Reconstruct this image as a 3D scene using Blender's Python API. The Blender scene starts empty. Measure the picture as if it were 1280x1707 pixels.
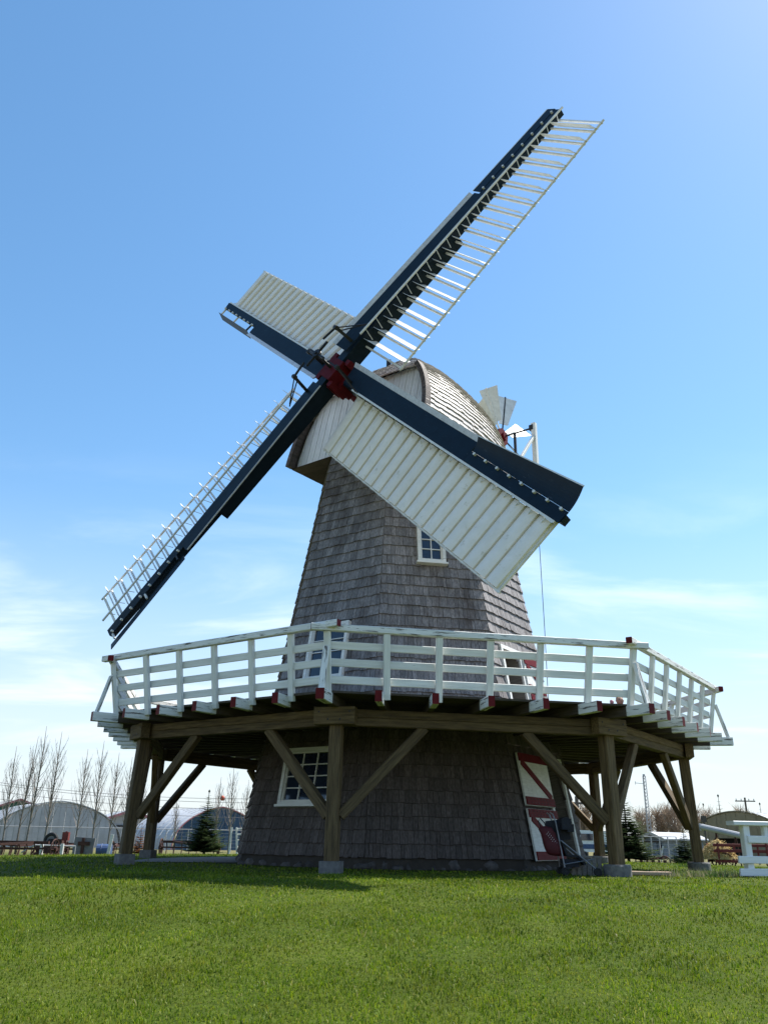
import bpy, math, random
import numpy as np
from mathutils import Matrix, Vector
sc = bpy.context.scene
COL = sc.collection
rnd = random.Random(7)
R = math.radians; UZ = Vector((0, 0, 1))

# ------------------------------------------------------------------ camera
CAM = np.array([0.0, -23.26, 0.60093]); YAW, PITCH, ROLL, FPX = -0.02921, 0.37595, 0.01688, 1380.97
_cy, _sy = math.cos(YAW), math.sin(YAW)
FW = np.array([_sy*math.cos(PITCH), _cy*math.cos(PITCH), math.sin(PITCH)])
_r0 = np.array([_cy, -_sy, 0.0]); _u0 = np.cross(_r0, FW)
RT = math.cos(ROLL)*_r0 + math.sin(ROLL)*_u0
UPV = -math.sin(ROLL)*_r0 + math.cos(ROLL)*_u0
cd = bpy.data.cameras.new('camera'); cam = bpy.data.objects.new('camera', cd); COL.objects.link(cam)
cd.sensor_fit = 'HORIZONTAL'; cd.sensor_width = 36.0; cd.lens = FPX/1280*36.0
cd.clip_start = 0.05; cd.clip_end = 6000
cam.matrix_world = Matrix(((RT[0], UPV[0], -FW[0], CAM[0]), (RT[1], UPV[1], -FW[1], CAM[1]), (RT[2], UPV[2], -FW[2], CAM[2]), (0, 0, 0, 1)))
sc.camera = cam

# ------------------------------------------------------------------ light
SUN_EL, SUN_AZ = R(56), R(55)          # azimuth from +Y (away from camera) towards +X (right)
w = bpy.data.worlds.new('World'); sc.world = w; w.use_nodes = True
nt = w.node_tree; nt.nodes.clear()
def N(t, kind, **kw):
    n = t.nodes.new(kind)
    for k, v in kw.items():
        if k.startswith('i_'):
            key = k[2:]
            key = int(key) if key.isdigit() else key.replace('_', ' ')
            n.inputs[key].default_value = v
        else: setattr(n, k, v)
    return n
L = lambda t, a, b: t.links.new(a, b)
sky = N(nt, 'ShaderNodeTexSky', sky_type='NISHITA', sun_disc=False, sun_elevation=SUN_EL, sun_rotation=SUN_AZ, altitude=300, air_density=1.0, dust_density=0.30, ozone_density=1.3)
gm = N(nt, 'ShaderNodeGamma', i_Gamma=0.90); L(nt, sky.outputs[0], gm.inputs[0])
skc = N(nt, 'ShaderNodeHueSaturation', i_Hue=0.494, i_Saturation=1.24, i_Value=1.12); L(nt, gm.outputs[0], skc.inputs['Color'])
tc = N(nt, 'ShaderNodeTexCoord')
sep = N(nt, 'ShaderNodeSeparateXYZ'); L(nt, tc.outputs['Generated'], sep.inputs[0])
den = N(nt, 'ShaderNodeMath', operation='ADD', i_1=0.12); L(nt, sep.outputs[2], den.inputs[0])
dx = N(nt, 'ShaderNodeMath', operation='DIVIDE'); L(nt, sep.outputs[0], dx.inputs[0]); L(nt, den.outputs[0], dx.inputs[1])
dy = N(nt, 'ShaderNodeMath', operation='DIVIDE'); L(nt, sep.outputs[1], dy.inputs[0]); L(nt, den.outputs[0], dy.inputs[1])
cmb = N(nt, 'ShaderNodeCombineXYZ'); L(nt, dx.outputs[0], cmb.inputs[0]); L(nt, dy.outputs[0], cmb.inputs[1])
mp = N(nt, 'ShaderNodeMapping'); mp.inputs['Scale'].default_value = (0.8, 1.5, 1); mp.inputs['Location'].default_value = (3.1, 11.8, 0); L(nt, cmb.outputs[0], mp.inputs[0])
ns = N(nt, 'ShaderNodeTexNoise', i_Scale=1.15, i_Detail=9.0, i_Roughness=0.56, i_Distortion=0.4); L(nt, mp.outputs[0], ns.inputs['Vector'])
mr = N(nt, 'ShaderNodeMapRange', interpolation_type='SMOOTHSTEP', i_1=0.45, i_2=0.72); L(nt, ns.outputs[0], mr.inputs[0])
lowz = N(nt, 'ShaderNodeMapRange', interpolation_type='SMOOTHSTEP', i_1=0.44, i_2=0.10); L(nt, sep.outputs[2], lowz.inputs[0])
mk = N(nt, 'ShaderNodeMath', operation='MULTIPLY'); L(nt, mr.outputs[0], mk.inputs[0]); L(nt, lowz.outputs[0], mk.inputs[1])
mk2 = N(nt, 'ShaderNodeMath', operation='MULTIPLY', i_1=0.85); L(nt, mk.outputs[0], mk2.inputs[0])
mix = N(nt, 'ShaderNodeMix', data_type='RGBA'); L(nt, mk2.outputs[0], mix.inputs['Factor']); L(nt, skc.outputs[0], mix.inputs[6]); mix.inputs[7].default_value = (6.6, 6.9, 7.2, 1)
hz = N(nt, 'ShaderNodeMapRange', interpolation_type='SMOOTHSTEP', i_1=0.40, i_2=-0.02, i_3=0.0, i_4=0.86); L(nt, sep.outputs[2], hz.inputs[0])
mixh = N(nt, 'ShaderNodeMix', data_type='RGBA'); L(nt, hz.outputs[0], mixh.inputs['Factor']); L(nt, mix.outputs[2], mixh.inputs[6]); mixh.inputs[7].default_value = (3.45, 3.80, 4.10, 1)      # pale haze low over the plain
bg = N(nt, 'ShaderNodeBackground', i_Strength=0.13); L(nt, mixh.outputs[2], bg.inputs[0])
wo = N(nt, 'ShaderNodeOutputWorld'); L(nt, bg.outputs[0], wo.inputs[0])
sd = bpy.data.lights.new('sun', 'SUN'); sd.energy = 5.0; sd.angle = R(0.53); sd.color = (1.0, 0.955, 0.88)
so = bpy.data.objects.new('sun', sd); COL.objects.link(so)
SUNV = Vector((math.sin(SUN_AZ)*math.cos(SUN_EL), math.cos(SUN_AZ)*math.cos(SUN_EL), math.sin(SUN_EL)))
so.rotation_euler = SUNV.to_track_quat('Z', 'Y').to_euler(); so.location = (30, 30, 40)
sc.view_settings.view_transform = 'Standard'; sc.view_settings.look = 'None'; sc.view_settings.exposure = 0.85; sc.view_settings.gamma = 1.0
sc.cycles.max_bounces = 6; sc.cycles.use_denoising = True

# ------------------------------------------------------------------ helpers
def ray(px, py):
    d = FW*FPX + RT*(px-640) - UPV*(py-853.5)
    return d/np.linalg.norm(d)
def at_dist(px, py, dist):
    """point along the pixel's ray at horizontal distance dist"""
    d = ray(px, py); return CAM + d*(dist/math.hypot(d[0], d[1]))
def zg(x, y):
    r = math.hypot(x, y); t = min(max((r-8.9)/15.0, 0), 1); t = t*t*(3-2*t)
    b = min(max((y+9.0)/9.0, 0), 1); return -(0.95-0.47*b*b*(3-2*b))*t
def ground_at(px, dist, py=1410):
    p = at_dist(px, py, dist); return Vector((p[0], p[1], zg(p[0], p[1])))
def z_at(px, py, dist): return at_dist(px, py, dist)[2]

def mesh(name, v, f, mats, mi=None, smooth=False):
    me = bpy.data.meshes.new(name); me.from_pydata([tuple(map(float, p)) for p in v], [], f)
    for m in (mats if isinstance(mats, (list, tuple)) else [mats]): me.materials.append(m)
    if mi is not None: me.polygons.foreach_set('material_index', mi)
    if smooth: me.polygons.foreach_set('use_smooth', [True]*len(me.polygons))
    me.update(); return me
def link(name, me, parent=None, mat=None):
    o = bpy.data.objects.new(name, me); COL.objects.link(o)
    if parent is not None: o.parent = parent
    if mat is not None: o.matrix_basis = mat
    return o
def tag(o, label, cat=None, group=None, kind=None):
    o['label'] = label
    if cat: o['category'] = cat
    if group: o['group'] = group
    if kind: o['kind'] = kind
    return o
def thing(name, label, cat, loc=(0, 0, 0), rz=0, group=None):
    o = bpy.data.objects.new(name, None); COL.objects.link(o); o.empty_display_size = 0.3
    o.location = loc; o.rotation_euler = (0, 0, rz); return tag(o, label, cat, group)
def copy_tree(o, parent=None):
    c = o.copy(); COL.objects.link(c); c.parent = parent
    for ch in list(o.children): copy_tree(ch, c)
    return c

class MB:
    """collects shapes for one mesh"""
    def __init__(s): s.v = []; s.f = []; s.m = []
    def add(s, v, f, m=0):
        b = len(s.v); s.v += [tuple(p) for p in v]; s.f += [tuple(i+b for i in q) for q in f]; s.m += [m]*len(f)
    def box(s, c, d, m=0, ax=None):
        c = Vector(c); A = ax or (Vector((1, 0, 0)), Vector((0, 1, 0)), Vector((0, 0, 1)))
        v = [c + A[0]*(i*d[0]/2) + A[1]*(j*d[1]/2) + A[2]*(k*d[2]/2) for i in (-1, 1) for j in (-1, 1) for k in (-1, 1)]
        s.add(v, [(0, 1, 3, 2), (4, 6, 7, 5), (0, 4, 5, 1), (2, 3, 7, 6), (0, 2, 6, 4), (1, 5, 7, 3)], m)
    def bar(s, p, q, wd, ht, up=(0, 0, 1), m=0):
        p, q = Vector(p), Vector(q); X = (q-p); l = X.length; X.normalize(); up = Vector(up)
        if abs(X.dot(up)) > .98: up = Vector((0, 1, 0)) if abs(X.y) < .9 else Vector((1, 0, 0))
        Y = up.cross(X).normalized(); Z = X.cross(Y)
        s.box((p+q)/2, (l, wd, ht), m, (X, Y, Z))
    def tube(s, pts, rad, n=6, m=0, cap=True):
        pts = [Vector(p) for p in pts]; rad = rad if isinstance(rad, (list, tuple)) else [rad]*len(pts)
        b = len(s.v); V = []; prev = None
        for i, p in enumerate(pts):
            t = (pts[min(i+1, len(pts)-1)] - pts[max(i-1, 0)]).normalized()
            a = prev if prev is not None else (Vector((1, 0, 0)) if abs(t.x) < .8 else Vector((0, 1, 0)))
            u = (a - t*a.dot(t)).normalized(); prev = u; w_ = t.cross(u)
            V += [p + (u*math.cos(2*math.pi*k/n) + w_*math.sin(2*math.pi*k/n))*rad[i] for k in range(n)]
        F = [(i*n+k, i*n+(k+1) % n, (i+1)*n+(k+1) % n, (i+1)*n+k) for i in range(len(pts)-1) for k in range(n)]
        if cap: F += [tuple(range(n-1, -1, -1)), tuple((len(pts)-1)*n+k for k in range(n))]
        s.add(V, F, m)
    def ring(s, c, axis, r_, rad, n=20, k=6, m=0):
        c = Vector(c); a = Vector(axis).normalized(); u = a.orthogonal().normalized(); w_ = a.cross(u); V = []; F = []
        for i in range(n):
            t = 2*math.pi*i/n; d = u*math.cos(t) + w_*math.sin(t)
            for j in range(k):
                q = 2*math.pi*j/k; V.append(c + d*(r_+rad*math.cos(q)) + a*rad*math.sin(q))
        for i in range(n):
            for j in range(k): F.append((i*k+j, i*k+(j+1) % k, ((i+1) % n)*k+(j+1) % k, ((i+1) % n)*k+j))
        s.add(V, F, m)
    def disc(s, c, axis, r_, th, n=18, m=0):
        a = Vector(axis).normalized(); c = Vector(c); s.tube([c-a*th/2, c+a*th/2], r_, n, m)
    def prism(s, prof, depth_vec, m=0, m_side=None):
        """prof: list of 3D points (planar), extruded by depth_vec"""
        n = len(prof); d = Vector(depth_vec); P0 = [Vector(p) for p in prof]
        s.add(P0 + [p+d for p in P0], [tuple(range(n-1, -1, -1)), tuple(range(n, 2*n))], m)
        s.add(P0 + [p+d for p in P0], [(i, (i+1) % n, n+(i+1) % n, n+i) for i in range(n)], m if m_side is None else m_side)
    def build(s, name, mats, parent=None, smooth=False, mat=None):
        return link(name, mesh(name, s.v, s.f, mats, s.m, smooth), parent, mat)

def chbox(l, wd, ht, c, mats, ends=None):
    """chamfered timber along local X; ends = material index for the two end faces"""
    X, Y, Z = l/2, wd/2, ht/2; c = min(c, Y*.5, Z*.5, X*.5); V = []
    prof = [(Y-c, -Z), (Y, -Z+c), (Y, Z-c), (Y-c, Z), (-Y+c, Z), (-Y, Z-c), (-Y, -Z+c), (-Y+c, -Z)]
    for x in (-X, X): V += [(x, a, b) for a, b in prof]
    F = [(i, 8+i, 8+(i+1) % 8, (i+1) % 8) for i in range(8)] + [tuple(range(8)), tuple(range(15, 7, -1))]
    F = [tuple(reversed(q)) for q in F]
    mi = [0]*8 + ([ends, ends] if ends is not None else [0, 0])
    return mesh('timber', V, F, mats, mi)
def frame(p, q, up=(0, 0, 1)):
    p, q = Vector(p), Vector(q); X = (q-p).normalized(); up = Vector(up)
    if abs(X.dot(up)) > .98: up = Vector((0, 1, 0))
    Y = up.cross(X).normalized(); Z = X.cross(Y); c = (p+q)/2
    return Matrix(((X[0], Y[0], Z[0], c[0]), (X[1], Y[1], Z[1], c[1]), (X[2], Y[2], Z[2], c[2]), (0, 0, 0, 1)))
_tc = {}
def timber(name, p, q, wd, ht, mats, parent, up=(0, 0, 1), ch=.012, ends=None):
    l = (Vector(q)-Vector(p)).length
    key = (round(l, 2), wd, ht, ch, ends, tuple(m.name for m in (mats if isinstance(mats, list) else [mats])))
    if key not in _tc: _tc[key] = chbox(l, wd, ht, ch, mats, ends)
    return link(name, _tc[key], parent, frame(p, q, up))

# ------------------------------------------------------------------ materials
def M(name, cols, rough=.75, scale=(1, 1, 1), nscale=6, detail=6, bump=0.0, bscale=None, vary=0.0, spec=.4, metal=0.0, patch=None, dist=0.0, world=False, transl=0.0, rvar=0.0):
    m = bpy.data.materials.new(name); m.use_nodes = True; t = m.node_tree; t.nodes.clear()
    out = N(t, 'ShaderNodeOutputMaterial'); p = N(t, 'ShaderNodeBsdfPrincipled', i_Roughness=rough, i_Metallic=metal)
    p.inputs['Specular IOR Level'].default_value = spec
    co = N(t, 'ShaderNodeTexCoord'); vec = co.outputs['Object']
    if world: g = N(t, 'ShaderNodeNewGeometry'); vec = g.outputs['Position']
    oi = N(t, 'ShaderNodeObjectInfo'); ge = N(t, 'ShaderNodeNewGeometry')
    rs = N(t, 'ShaderNodeMath', operation='ADD'); L(t, oi.outputs['Random'], rs.inputs[0]); L(t, ge.outputs['Random Per Island'], rs.inputs[1])
    fr = N(t, 'ShaderNodeMath', operation='FRACT'); L(t, rs.outputs[0], fr.inputs[0])
    off = N(t, 'ShaderNodeMath', operation='MULTIPLY', i_1=37.0); L(t, fr.outputs[0], off.inputs[0])
    ad = N(t, 'ShaderNodeVectorMath', operation='ADD'); L(t, vec, ad.inputs[0])
    if not world: L(t, off.outputs[0], ad.inputs[1])
    mpn = N(t, 'ShaderNodeMapping'); mpn.inputs['Scale'].default_value = scale; L(t, ad.outputs[0], mpn.inputs[0])
    nz = N(t, 'ShaderNodeTexNoise', i_Scale=nscale, i_Detail=detail, i_Roughness=.62, i_Distortion=dist); L(t, mpn.outputs[0], nz.inputs['Vector'])
    rp = N(t, 'ShaderNodeValToRGB'); cr = rp.color_ramp
    while len(cr.elements) < len(cols): cr.elements.new(.5)
    for e, (ps, c) in zip(cr.elements, cols): e.position = ps; e.color = (*c, 1)
    L(t, nz.outputs[0], rp.inputs[0]); col = rp.outputs[0]
    if vary:
        mrn = N(t, 'ShaderNodeMapRange', i_3=1-vary, i_4=1+vary); L(t, fr.outputs[0], mrn.inputs[0])
        hs = N(t, 'ShaderNodeHueSaturation'); L(t, mrn.outputs[0], hs.inputs['Value']); L(t, col, hs.inputs['Color']); col = hs.outputs[0]
    if patch:                                     # (scale vec, noise scale, lo, hi, colour)
        m2 = N(t, 'ShaderNodeMapping'); m2.inputs['Scale'].default_value = patch[0]; L(t, ge.outputs['Position'] if len(patch) > 5 else ad.outputs[0], m2.inputs[0])
        n2 = N(t, 'ShaderNodeTexNoise', i_Scale=patch[1], i_Detail=8.0, i_Roughness=.65); L(t, m2.outputs[0], n2.inputs['Vector'])
        m3 = N(t, 'ShaderNodeMapRange', i_1=patch[2], i_2=patch[3]); L(t, n2.outputs[0], m3.inputs[0])
        mx = N(t, 'ShaderNodeMix', data_type='RGBA'); L(t, m3.outputs[0], mx.inputs['Factor']); L(t, col, mx.inputs[6]); mx.inputs[7].default_value = (*patch[4], 1); col = mx.outputs[2]
    L(t, col, p.inputs['Base Color'])
    if rvar:
        rr = N(t, 'ShaderNodeMapRange', i_3=rough-rvar, i_4=rough+rvar); L(t, nz.outputs[0], rr.inputs[0]); L(t, rr.outputs[0], p.inputs['Roughness'])
    if bump:
        bn = N(t, 'ShaderNodeBump', i_Strength=min(1, bump), i_Distance=.02)
        src = nz
        if bscale:
            src = N(t, 'ShaderNodeTexNoise', i_Scale=bscale, i_Detail=5.0); L(t, mpn.outputs[0], src.inputs['Vector'])
        L(t, src.outputs[0], bn.inputs['Height']); L(t, bn.outputs[0], p.inputs['Normal'])
    if transl:
        tr = N(t, 'ShaderNodeBsdfTranslucent'); L(t, col, tr.inputs[0]); ms = N(t, 'ShaderNodeMixShader', i_0=transl)
        L(t, p.outputs[0], ms.inputs[1]); L(t, tr.outputs[0], ms.inputs[2]); L(t, ms.outputs[0], out.inputs[0])
    else: L(t, p.outputs[0], out.inputs[0])
    return m
G = (1, 14, 14)     # grain along X
m_shingle = M('shingle', [(.28, (.085, .076, .074)), (.5, (.185, .172, .170)), (.72, (.30, .285, .282))], .66, (26, 26, 1.3), 1.6, 5, .5, vary=.27, spec=.35, patch=((1.1, 1.1, .45), 1.3, .52, .74, (.06, .043, .034), 1))
m_shingle_shade = M('shade_brown_shingle', [(.28, (.04, .031, .028)), (.5, (.088, .071, .064)), (.72, (.145, .123, .113))], .72, (26, 26, 1.3), 1.6, 5, .5, vary=.25, spec=.3, patch=((.35, .35, .22), 1.5, .54, .72, (.05, .036, .028)))  # darkened brown copy: shade under the gallery deck painted in; verge reuses it
m_capshingle = M('cap_shingle', [(.28, (.26, .225, .20)), (.5, (.42, .385, .36)), (.72, (.54, .51, .48))], .46, (9, 9, 9), 1.6, 5, .3, vary=.2, spec=.7)
m_core = M('tarred_core', [(.3, (.03, .025, .02)), (.7, (.055, .045, .037))], .9)
m_timber = M('weathered_timber', [(.25, (.032, .020, .008)), (.5, (.105, .069, .028)), (.75, (.18, .127, .058))], .8, (1, 11, 11), 2.2, 7, .5, vary=.22, patch=((.5, 22, 22), 1.6, .60, .66, (.022, .015, .008)))
m_deck = M('deck_wood', [(.25, (.028, .021, .014)), (.5, (.06, .046, .032)), (.75, (.09, .072, .054))], .85, G, 2.2, 6, .4, vary=.25)
m_white = M('white_paint', [(.3, (.60, .60, .56)), (.6, (.74, .745, .71))], .6, G, 1.5, 5, .15, vary=.05, patch=((.7, 9, 9), 2.6, .67, .73, (.17, .155, .135)))
m_whiteworn = M('worn_white_paint', [(.3, (.60, .60, .56)), (.6, (.74, .745, .72))], .62, G, 1.5, 5, .3, vary=.05, patch=((.9, 11, 11), 2.4, .56, .60, (.12, .108, .095)))
m_red = M('maroon_paint', [(.3, (.085, .004, .006)), (.7, (.13, .008, .010))], .55, nscale=9, vary=.1, spec=.15)
m_redbright = M('barn_red_paint', [(.3, (.10, .004, .007)), (.7, (.15, .008, .012))], .6, nscale=9, spec=.12)
m_cream = M('cream_shutter_paint', [(.3, (.80, .745, .655)), (.6, (.88, .82, .735))], .55, (3, 3, 3), 1.2, 7, .05, vary=.03, patch=((2, 2, 2), 2.2, .60, .74, (.56, .50, .38)))
m_batten = M('grey_batten', [(.3, (.42, .40, .35)), (.7, (.52, .50, .45))], .8)
m_sailwhite = M('sail_white_paint', [(.3, (.62, .62, .60)), (.6, (.76, .76, .74))], .5, nscale=5, patch=((4, 4, 4), 3, .64, .7, (.3, .3, .3)))
m_pale = M('pale_grey_metal', [(.3, (.48, .49, .52)), (.6, (.62, .63, .66))], .5, nscale=8, patch=((6, 6, 6), 5, .62, .66, (.16, .17, .2)))
m_blue = M('dark_navy_paint', [(.3, (.0025, .010, .020)), (.7, (.004, .016, .031))], .5, nscale=4, bump=.05, spec=.22, patch=((6, 1.2, 6), 4, .63, .70, (.03, .045, .065)))
m_black = M('black_iron', [(.3, (.010, .010, .012)), (.7, (.022, .020, .020))], .5, nscale=15)
m_gable = M('gable_white_boards', [(.3, (.68, .72, .74)), (.6, (.78, .82, .84))], .6, (9, 9, 1), 2, 5, .1, vary=.04)
m_conc = M('concrete', [(.3, (.10, .096, .092)), (.7, (.19, .182, .175))], .9, nscale=14, bump=.3)
m_stone = M('field_stone', [(.3, (.035, .030, .028)), (.5, (.07, .063, .06)), (.7, (.115, .10, .095))], .85, nscale=6, bump=.4, vary=.4)
m_glass = M('window_glass', [(.3, (.012, .018, .035)), (.7, (.02, .03, .05))], .06, nscale=2, spec=.8)
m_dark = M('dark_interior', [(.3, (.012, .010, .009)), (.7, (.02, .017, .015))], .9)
m_jamb = M('grey_jamb_planks', [(.3, (.12, .105, .09)), (.6, (.22, .20, .175))], .8, (14, 14, 1), 2, 5, .3, vary=.1)
# ------------------------------------------------------------------ ground
def lawn_mat():
    m = bpy.data.materials.new('lawn_soil'); m.use_nodes = True; t = m.node_tree; p = t.nodes['Principled BSDF']; p.inputs['Roughness'].default_value = .95; p.inputs['Specular IOR Level'].default_value = .1
    g = N(t, 'ShaderNodeNewGeometry')
    n1 = N(t, 'ShaderNodeTexNoise', i_Scale=.55, i_Detail=8.0, i_Roughness=.65); L(t, g.outputs['Position'], n1.inputs['Vector'])
    r1 = N(t, 'ShaderNodeValToRGB'); L(t, n1.outputs[0], r1.inputs[0])
    for e, (ps, c) in zip(r1.color_ramp.elements, ((.35, (.045, .072, .006)), (.65, (.078, .105, .012)))): e.position = ps; e.color = (*c, 1)
    n2 = N(t, 'ShaderNodeTexNoise', i_Scale=22.0, i_Detail=6.0, i_Roughness=.7); L(t, g.outputs['Position'], n2.inputs['Vector'])
    r2 = N(t, 'ShaderNodeMapRange', i_1=.3, i_2=.75, i_3=.45, i_4=1.35); L(t, n2.outputs[0], r2.inputs[0])
    h_ = N(t, 'ShaderNodeHueSaturation'); L(t, r2.outputs[0], h_.inputs['Value']); ln = N(t, 'ShaderNodeVectorMath', operation='LENGTH'); L(t, g.outputs['Position'], ln.inputs[0]); dm = N(t, 'ShaderNodeMapRange', interpolation_type='SMOOTHSTEP', i_1=27.0, i_2=44.0, i_4=.8); L(t, ln.outputs['Value'], dm.inputs[0])
    mxd = N(t, 'ShaderNodeMix', data_type='RGBA'); L(t, dm.outputs[0], mxd.inputs['Factor']); L(t, r1.outputs[0], mxd.inputs[6]); mxd.inputs[7].default_value = (.20, .175, .085, 1); L(t, mxd.outputs[2], h_.inputs['Color']); L(t, h_.outputs[0], p.inputs['Base Color'])
    b = N(t, 'ShaderNodeBump', i_Strength=.6, i_Distance=.03); L(t, n2.outputs[0], b.inputs['Height']); L(t, b.outputs[0], p.inputs['Normal'])
    return m
radii = [0, 3, 5, 7, 8, 8.9] + [8.9+15*i/24 for i in range(1, 25)] + [26, 30, 36, 45, 60, 80, 110, 160, 260, 450, 900, 2500]
NS = 120; v = [(0, 0, 0)]; f = []
for r_ in radii[1:]:
    for k in range(NS):
        a_ = 2*math.pi*k/NS; x_, y_ = r_*math.cos(a_), r_*math.sin(a_); v.append((x_, y_, zg(x_, y_)))
for k in range(NS): f.append((0, 1+k, 1+(k+1) % NS))
for i in range(len(radii)-2):
    b = 1+i*NS
    for k in range(NS): f.append((b+k, b+NS+k, b+NS+(k+1) % NS, b+(k+1) % NS))
o = link('ground', mesh('ground', v, f, lawn_mat(), smooth=True)); o['kind'] = 'structure'; o['label'] = 'gently mounded green lawn under and around the windmill'

# grass blades: one uncountable mass, dense where the lawn is near the camera
def grass_mat():
    m = bpy.data.materials.new('grass_blade'); m.use_nodes = True; t = m.node_tree; t.nodes.clear(); out = N(t, 'ShaderNodeOutputMaterial')
    g = N(t, 'ShaderNodeNewGeometry'); rp = N(t, 'ShaderNodeValToRGB'); cr = rp.color_ramp
    for _ in range(3): cr.elements.new(.5)
    for e, (ps, c) in zip(cr.elements, ((0, (.058, .118, .004)), (.4, (.122, .200, .007)), (.72, (.188, .252, .012)), (.96, (.22, .23, .03)), (1, (.34, .32, .13)))): e.position = ps; e.color = (*c, 1)
    L(t, g.outputs['Random Per Island'], rp.inputs[0])
    n1 = N(t, 'ShaderNodeTexNoise', i_Scale=.7, i_Detail=6.0, i_Roughness=.65); L(t, g.outputs['Position'], n1.inputs['Vector'])
    r2 = N(t, 'ShaderNodeMapRange', i_1=.33, i_2=.68, i_3=.50, i_4=1.30); L(t, n1.outputs[0], r2.inputs[0])
    n3 = N(t, 'ShaderNodeTexNoise', i_Scale=1.9, i_Detail=5.0); n3.noise_dimensions = '3D'; L(t, g.outputs['Position'], n3.inputs['Vector'])
    r3 = N(t, 'ShaderNodeMapRange', i_1=.52, i_2=.72, i_3=0.0, i_4=.45); L(t, n3.outputs[0], r3.inputs[0])
    mx = N(t, 'ShaderNodeMix', data_type='RGBA'); L(t, r3.outputs[0], mx.inputs['Factor']); L(t, rp.outputs[0], mx.inputs[6]); mx.inputs[7].default_value = (.20, .195, .03, 1)
    h_ = N(t, 'ShaderNodeHueSaturation'); L(t, r2.outputs[0], h_.inputs['Value']); L(t, mx.outputs[2], h_.inputs['Color'])
    d = N(t, 'ShaderNodeBsdfPrincipled', i_Roughness=.5); d.inputs['Specular IOR Level'].default_value = .18; L(t, h_.outputs[0], d.inputs['Base Color'])
    tr = N(t, 'ShaderNodeBsdfTranslucent'); L(t, h_.outputs[0], tr.inputs[0]); ms = N(t, 'ShaderNodeMixShader', i_0=.45)
    L(t, d.outputs[0], ms.inputs[1]); L(t, tr.outputs[0], ms.inputs[2]); L(t, ms.outputs[0], out.inputs[0]); return m
def zg_np(x, y):
    t = np.clip((np.hypot(x, y)-8.9)/15.0, 0, 1); b = np.clip((y+9.0)/9.0, 0, 1); return -(.95-.47*b*b*(3-2*b))*t*t*(3-2*t)
def grass():
    rg = np.random.default_rng(3); P = []; S = []
    def zone(d0, d1, dens, hs):
        # wedge in front of the camera, wider than the view
        n = int((d1*d1-d0*d0)*0.62*dens); d = np.sqrt(rg.uniform(d0*d0, d1*d1, n)); a_ = rg.uniform(-.62, .62, n)+YAW
        x = d*np.sin(a_); y = CAM[1]+d*np.cos(a_)
        P.append(np.stack([x, y], 1)); S.append(np.full(n, hs))
    zone(4.8, 8.0, 2600, 1.0); zone(8.0, 11.0, 1500, 1.1); zone(11.0, 16.0, 620, 1.35); zone(16.0, 34.0, 120, 1.7)
    P = np.concatenate(P); S = np.concatenate(S); r_ = np.hypot(P[:, 0], P[:, 1])
    an_ = np.degrees(np.arctan2(P[:, 0], -P[:, 1])); keep = (r_ > 4.95) & ~((r_ < 6.7) & ((an_ < -69) | (an_ > 123))); P = P[keep]; S = S[keep]
    cl = np.sin(P[:, 0]*3.1+1.3*np.sin(P[:, 1]*2.3))*np.sin(P[:, 1]*2.7+1.7*np.sin(P[:, 0]*1.9)); n = len(P)
    Hh = rg.uniform(.016, .043, n)*np.minimum(S, 1.15)*(1+.4*cl); far = rg.random(n) < .03; Hh[far] *= 1.8; Wd_k = np.where(rg.random(n) < .012, 2.6, 1.0)
    Wd = rg.uniform(.0022, .0045, n)*S*(S**.8)*Wd_k; th = rg.uniform(0, 2*np.pi, n); lean = rg.uniform(.15, .95, n); la = rg.uniform(0, 2*np.pi, n)
    z = zg_np(P[:, 0], P[:, 1])-.004
    sx, sy = np.cos(th)*Wd, np.sin(th)*Wd; lx, ly = np.cos(la)*Hh*lean, np.sin(la)*Hh*lean
    V = np.empty((n, 5, 3), np.float32)
    V[:, 0] = np.stack([P[:, 0]-sx, P[:, 1]-sy, z], 1); V[:, 1] = np.stack([P[:, 0]+sx, P[:, 1]+sy, z], 1)
    V[:, 2] = np.stack([P[:, 0]+sx*.8+lx*.35, P[:, 1]+sy*.8+ly*.35, z+Hh*.62], 1); V[:, 3] = np.stack([P[:, 0]-sx*.8+lx*.35, P[:, 1]-sy*.8+ly*.35, z+Hh*.62], 1)
    V[:, 4] = np.stack([P[:, 0]+lx, P[:, 1]+ly, z+Hh*(1-.3*lean)], 1)
    me = bpy.data.meshes.new('grass'); me.vertices.add(n*5); me.vertices.foreach_set('co', V.ravel())
    b = np.arange(n)[:, None]*5; li = (b+np.array([[0, 1, 2, 3, 3, 2, 4]])).ravel().astype(np.int32)
    me.loops.add(n*7); me.loops.foreach_set('vertex_index', li); me.polygons.add(n*2)
    st = (np.arange(n)[:, None]*7+np.array([[0, 4]])).ravel().astype(np.int32); me.polygons.foreach_set('loop_start', st)
    me.update(calc_edges=True); me.materials.append(grass_mat())
    o = link('grass', me); tag(o, 'short green lawn grass covering the mound in front of the windmill', 'grass', kind='stuff')
grass()
# gravel apron on the left and back of the tower
ap = [(4.3, R(-170)), (6.9, R(-165)), (6.9, R(-95)), (4.3, R(-100))]
v = []; f = []
for i in range(25):
    a_ = R(-68) - R(170)*i/24
    for r_ in (4.2, 6.75): v.append((r_*math.sin(a_), -r_*math.cos(a_), .012))
for i in range(24): f.append((2*i, 2*i+1, 2*i+3, 2*i+2))
m_gravel = M('gravel', [(.3, (.14, .12, .12)), (.7, (.27, .245, .24))], .95, nscale=40, bump=.5, world=True)
o = link('path', mesh('path', v, f, m_gravel)); o['kind'] = 'structure'; o['label'] = 'grey gravel apron around the foot of the tower'

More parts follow.
